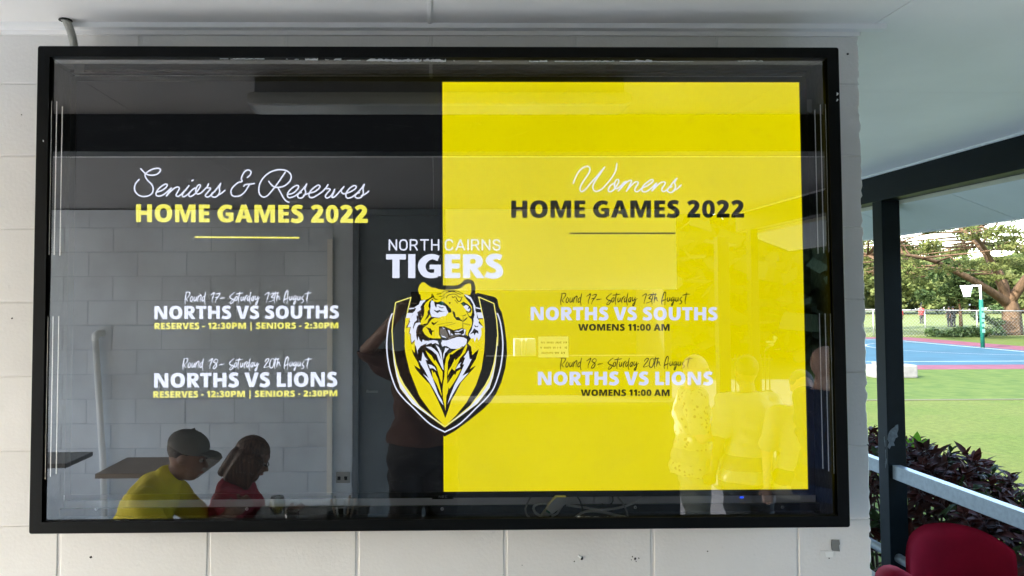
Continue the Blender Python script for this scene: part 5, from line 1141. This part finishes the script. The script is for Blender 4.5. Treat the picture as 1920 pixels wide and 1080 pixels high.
# seated couple, facing +X
Js = {'head': (.36, 0, .985), 'neck': (.27, 0, .875), 'shL': (.21, .19, .80), 'shR': (.21, -.19, .80), 'elL': (.36, .25, .57), 'elR': (.38, -.24, .57), 'wrL': (.58, .10, .72), 'wrR': (.60, -.08, .72), 'hipL': (0, .09, .43), 'hipR': (0, -.09, .43), 'knL': (.44, .13, .46), 'knR': (.44, -.13, .46), 'anL': (.42, .13, .08), 'anR': (.42, -.13, .08), 'pnL': (0, -1, 0), 'pnR': (0, 1, 0)}
r1, Wh, W, s = person('man in yellow shirt and grey cap seated, mirrored lower left', (-1.57, -1.99, FLOOR+.05), 0.0, Js, 1.62, M_SKIN, [('shirt', cloth('yellow_shirt', (.62, .52, .03), var=.15), 'top seat'), ('trousers', cloth('dark_trousers', (.02, .022, .03)), 'bottom:2')], (M_HAIRB, 'short'), face_pitch=R_(14), girth=1.05)
cp = thing('cap', 'grey baseball cap worn by the man in the yellow shirt', 'cap', tuple(Wh((0, 0, .05)))); 
M_CAP = cloth('grey_cap_cloth', (.13, .127, .12)); RhC = Matrix.Rotation(R_(14), 3, 'Y')
me = remesh([('e', Wh((-.008, 0, .062)), (.113*s, .092*s, .082*s), RhC), ('c', Wh((-.03, 0, .06)), Wh((.0, 0, .15)), .06, .008)], .006, 3, [(Wh((0, 0, .028)), RhC @ Vector((.0, 0, -1)))])
link('cap_crown', me, M_CAP, cp, smooth=True)
me = remesh([('e', Wh((.128, 0, .036)), (.056*s, .068*s, .009*s), RhC @ Matrix.Rotation(R_(6), 3, 'Y')), ('e', Wh((.115, 0, .042)), (.06*s, .078*s, .012*s), RhC)], .005, 2); link('cap_peak', me, M_CAP, cp, smooth=True)
Jw = dict(Js); Jw.update({'head': (.17, 0, .935), 'neck': (.11, 0, .825), 'shL': (.08, .165, .75), 'shR': (.08, -.165, .75), 'elL': (.16, .20, .52), 'elR': (.20, -.20, .52), 'wrL': (.38, .08, .64), 'wrR': (.38, -.06, .62)})
r2, Wh, W, s = person('woman with auburn bob in red cardigan seated, looking down, mirrored lower left', (-1.14, -2.32, FLOOR+.02), 0.0, Jw, 1.52, M_SKIN, [('cardigan', cloth('red_cardigan', (.34, .035, .055), var=.3), 'top long seat'), ('trousers', cloth('navy_skirt', (.02, .02, .035)), 'bottom:2')], (M_HAIRR, 'bob'), face_pitch=R_(24))
MB().tube([Wh((.09, -.05, .008)), Wh((.108, -.02, .0)), Wh((.108, .02, .0)), Wh((.09, .05, .008))], .003, 6).build('spectacles', M_BPLAST, r2)
def stool(x, y, z, lab):
    t = thing('stool', lab, 'stool', (x, y, FLOOR), 'stools under the seated couple'); MB().lathe((x, y, z), [(0, 0), (.16, 0), (.17, -.02), (.16, -.04), (0, -.04)], 20).build('seat', M_BPLAST, t, smooth=True)
    for k in range(4): MB().tube([(x+.1*math.cos(k*1.57+.78), y+.1*math.sin(k*1.57+.78), z-.04), (x+.17*math.cos(k*1.57+.78), y+.17*math.sin(k*1.57+.78), FLOOR)], .012, 8).build('leg', M_GALV, t, smooth=True)
stool(-1.60, -1.92, .16, 'black stool under the man in the yellow shirt'); stool(-1.14, -2.28, .12, 'black stool under the woman in the red cardigan')

# men standing by the open side
m_pat = cloth('patterned_shirt', (.52, .50, .42), var=.1); nt = m_pat.node_tree; b = nt.nodes['Principled BSDF']; src = b.inputs['Base Color'].links[0].from_socket
vo = nt.nodes.new('ShaderNodeTexVoronoi'); vo.inputs['Scale'].default_value = 26; gm = nt.nodes.new('ShaderNodeNewGeometry'); nt.links.new(gm.outputs['Position'], vo.inputs['Vector']); rp = nt.nodes.new('ShaderNodeMapRange'); rp.inputs[1].default_value = .22; rp.inputs[2].default_value = .34; rp.inputs[3].default_value = 1; rp.inputs[4].default_value = 0; nt.links.new(vo.outputs['Distance'], rp.inputs[0])
mx = nt.nodes.new('ShaderNodeMix'); mx.data_type = 'RGBA'; mx.inputs[7].default_value = (.12, .11, .10, 1); nt.links.new(rp.outputs[0], mx.inputs[0]); nt.links.new(src, mx.inputs[6]); nt.links.new(mx.outputs[2], b.inputs['Base Color'])
J = stand(1.68); J.update({'elR': (.05, -.26, 1.08), 'wrR': (.28, -.20, 1.10), 'elL': (.05, .24, 1.08), 'wrL': (.28, .16, 1.12)})
person('bald man in pale patterned shirt and shorts mirrored right of the writing', (1.98, -4.05, LOW), R_(15), J, 1.68, M_SKIN2, [('shirt', m_pat, 'top:.08'), ('shorts', cloth('pale_shorts', (.40, .40, .36)), 'bottom:.95')], None, girth=1.15)
person('man in white T-shirt seen from behind, mirrored between two other men', (2.30, -3.78, LOW), R_(265), stand(1.68), 1.68, M_SKIN, [('t_shirt', cloth('white_cotton', (.46, .46, .44), var=.08), 'top:.08'), ('trousers', cloth('grey_trousers', (.14, .15, .17)), 'bottom:2')], (M_HAIRB, 'short'), girth=1.12)
person('man in pale grey polo shirt mirrored at the right edge of the yellow half', (2.56, -3.5, LOW), R_(100), stand(1.6), 1.6, M_SKIN2, [('polo_shirt', cloth('grey_polo', (.42, .42, .40)), 'top:.08'), ('shorts', cloth('navy_shorts', (.03, .04, .07)), 'bottom:.95')], (M_HAIRG, 'short'), girth=1.1)
J = stand(1.80); J.update({'elR': (.06, -.25, 1.12), 'wrR': (.28, -.12, 1.16), 'elL': (.06, .26, 1.14), 'wrL': (.28, .12, 1.18)})
r7, Wh, W, s = person('balding man with glasses in navy polo mirrored at the right rim of the case', (2.50, -3.08, LOW), R_(-8), J, 1.80, M_SKIN2, [('polo_shirt', cloth('navy_polo', (.018, .035, .10)), 'top:.08'), ('trousers', cloth('dark_blue_trousers', (.02, .025, .05)), 'bottom:2')], None, girth=1.08)
for q in (-1, 1): MB().tube([Wh((.0, q*.086, .012)), Wh((.095, q*.066, .012)), Wh((.108, q*.03, .008)), Wh((.106, 0, .008))], .0028, 6).build('spectacles', M_BPLAST, r7)
# far figures on the field
def far_person(px, py, y, lab, top, bot, H=1.7):
    c = at(px, py, 1, y); J = stand(H)
    person(lab, (c.x, y, GROUND), R_(90), J, H, M_SKIN, [('shirt', top, 'top:.06'), ('shorts', bot, 'bottom:2')], (M_HAIRB, 'short'), voxel=.02, detail=False)
far_person(1780, 600, 62, 'left one of two dark clothed players on the field', cloth('black_kit', (.02, .02, .022)), cloth('black_kit', (.02, .02, .022)))
far_person(1787.5, 600, 61.5, 'right one of two dark clothed players on the field', MATS['black_kit'], MATS['black_kit'])
far_person(1687, 590, 58, 'far player in a red shirt just right of the dark post', cloth('red_kit', (.45, .03, .03)), cloth('white_kit', (.7, .7, .7)))
far_person(1728, 597, 70, 'far small player between the post and the two dark players', MATS['red_kit'], MATS['black_kit'])
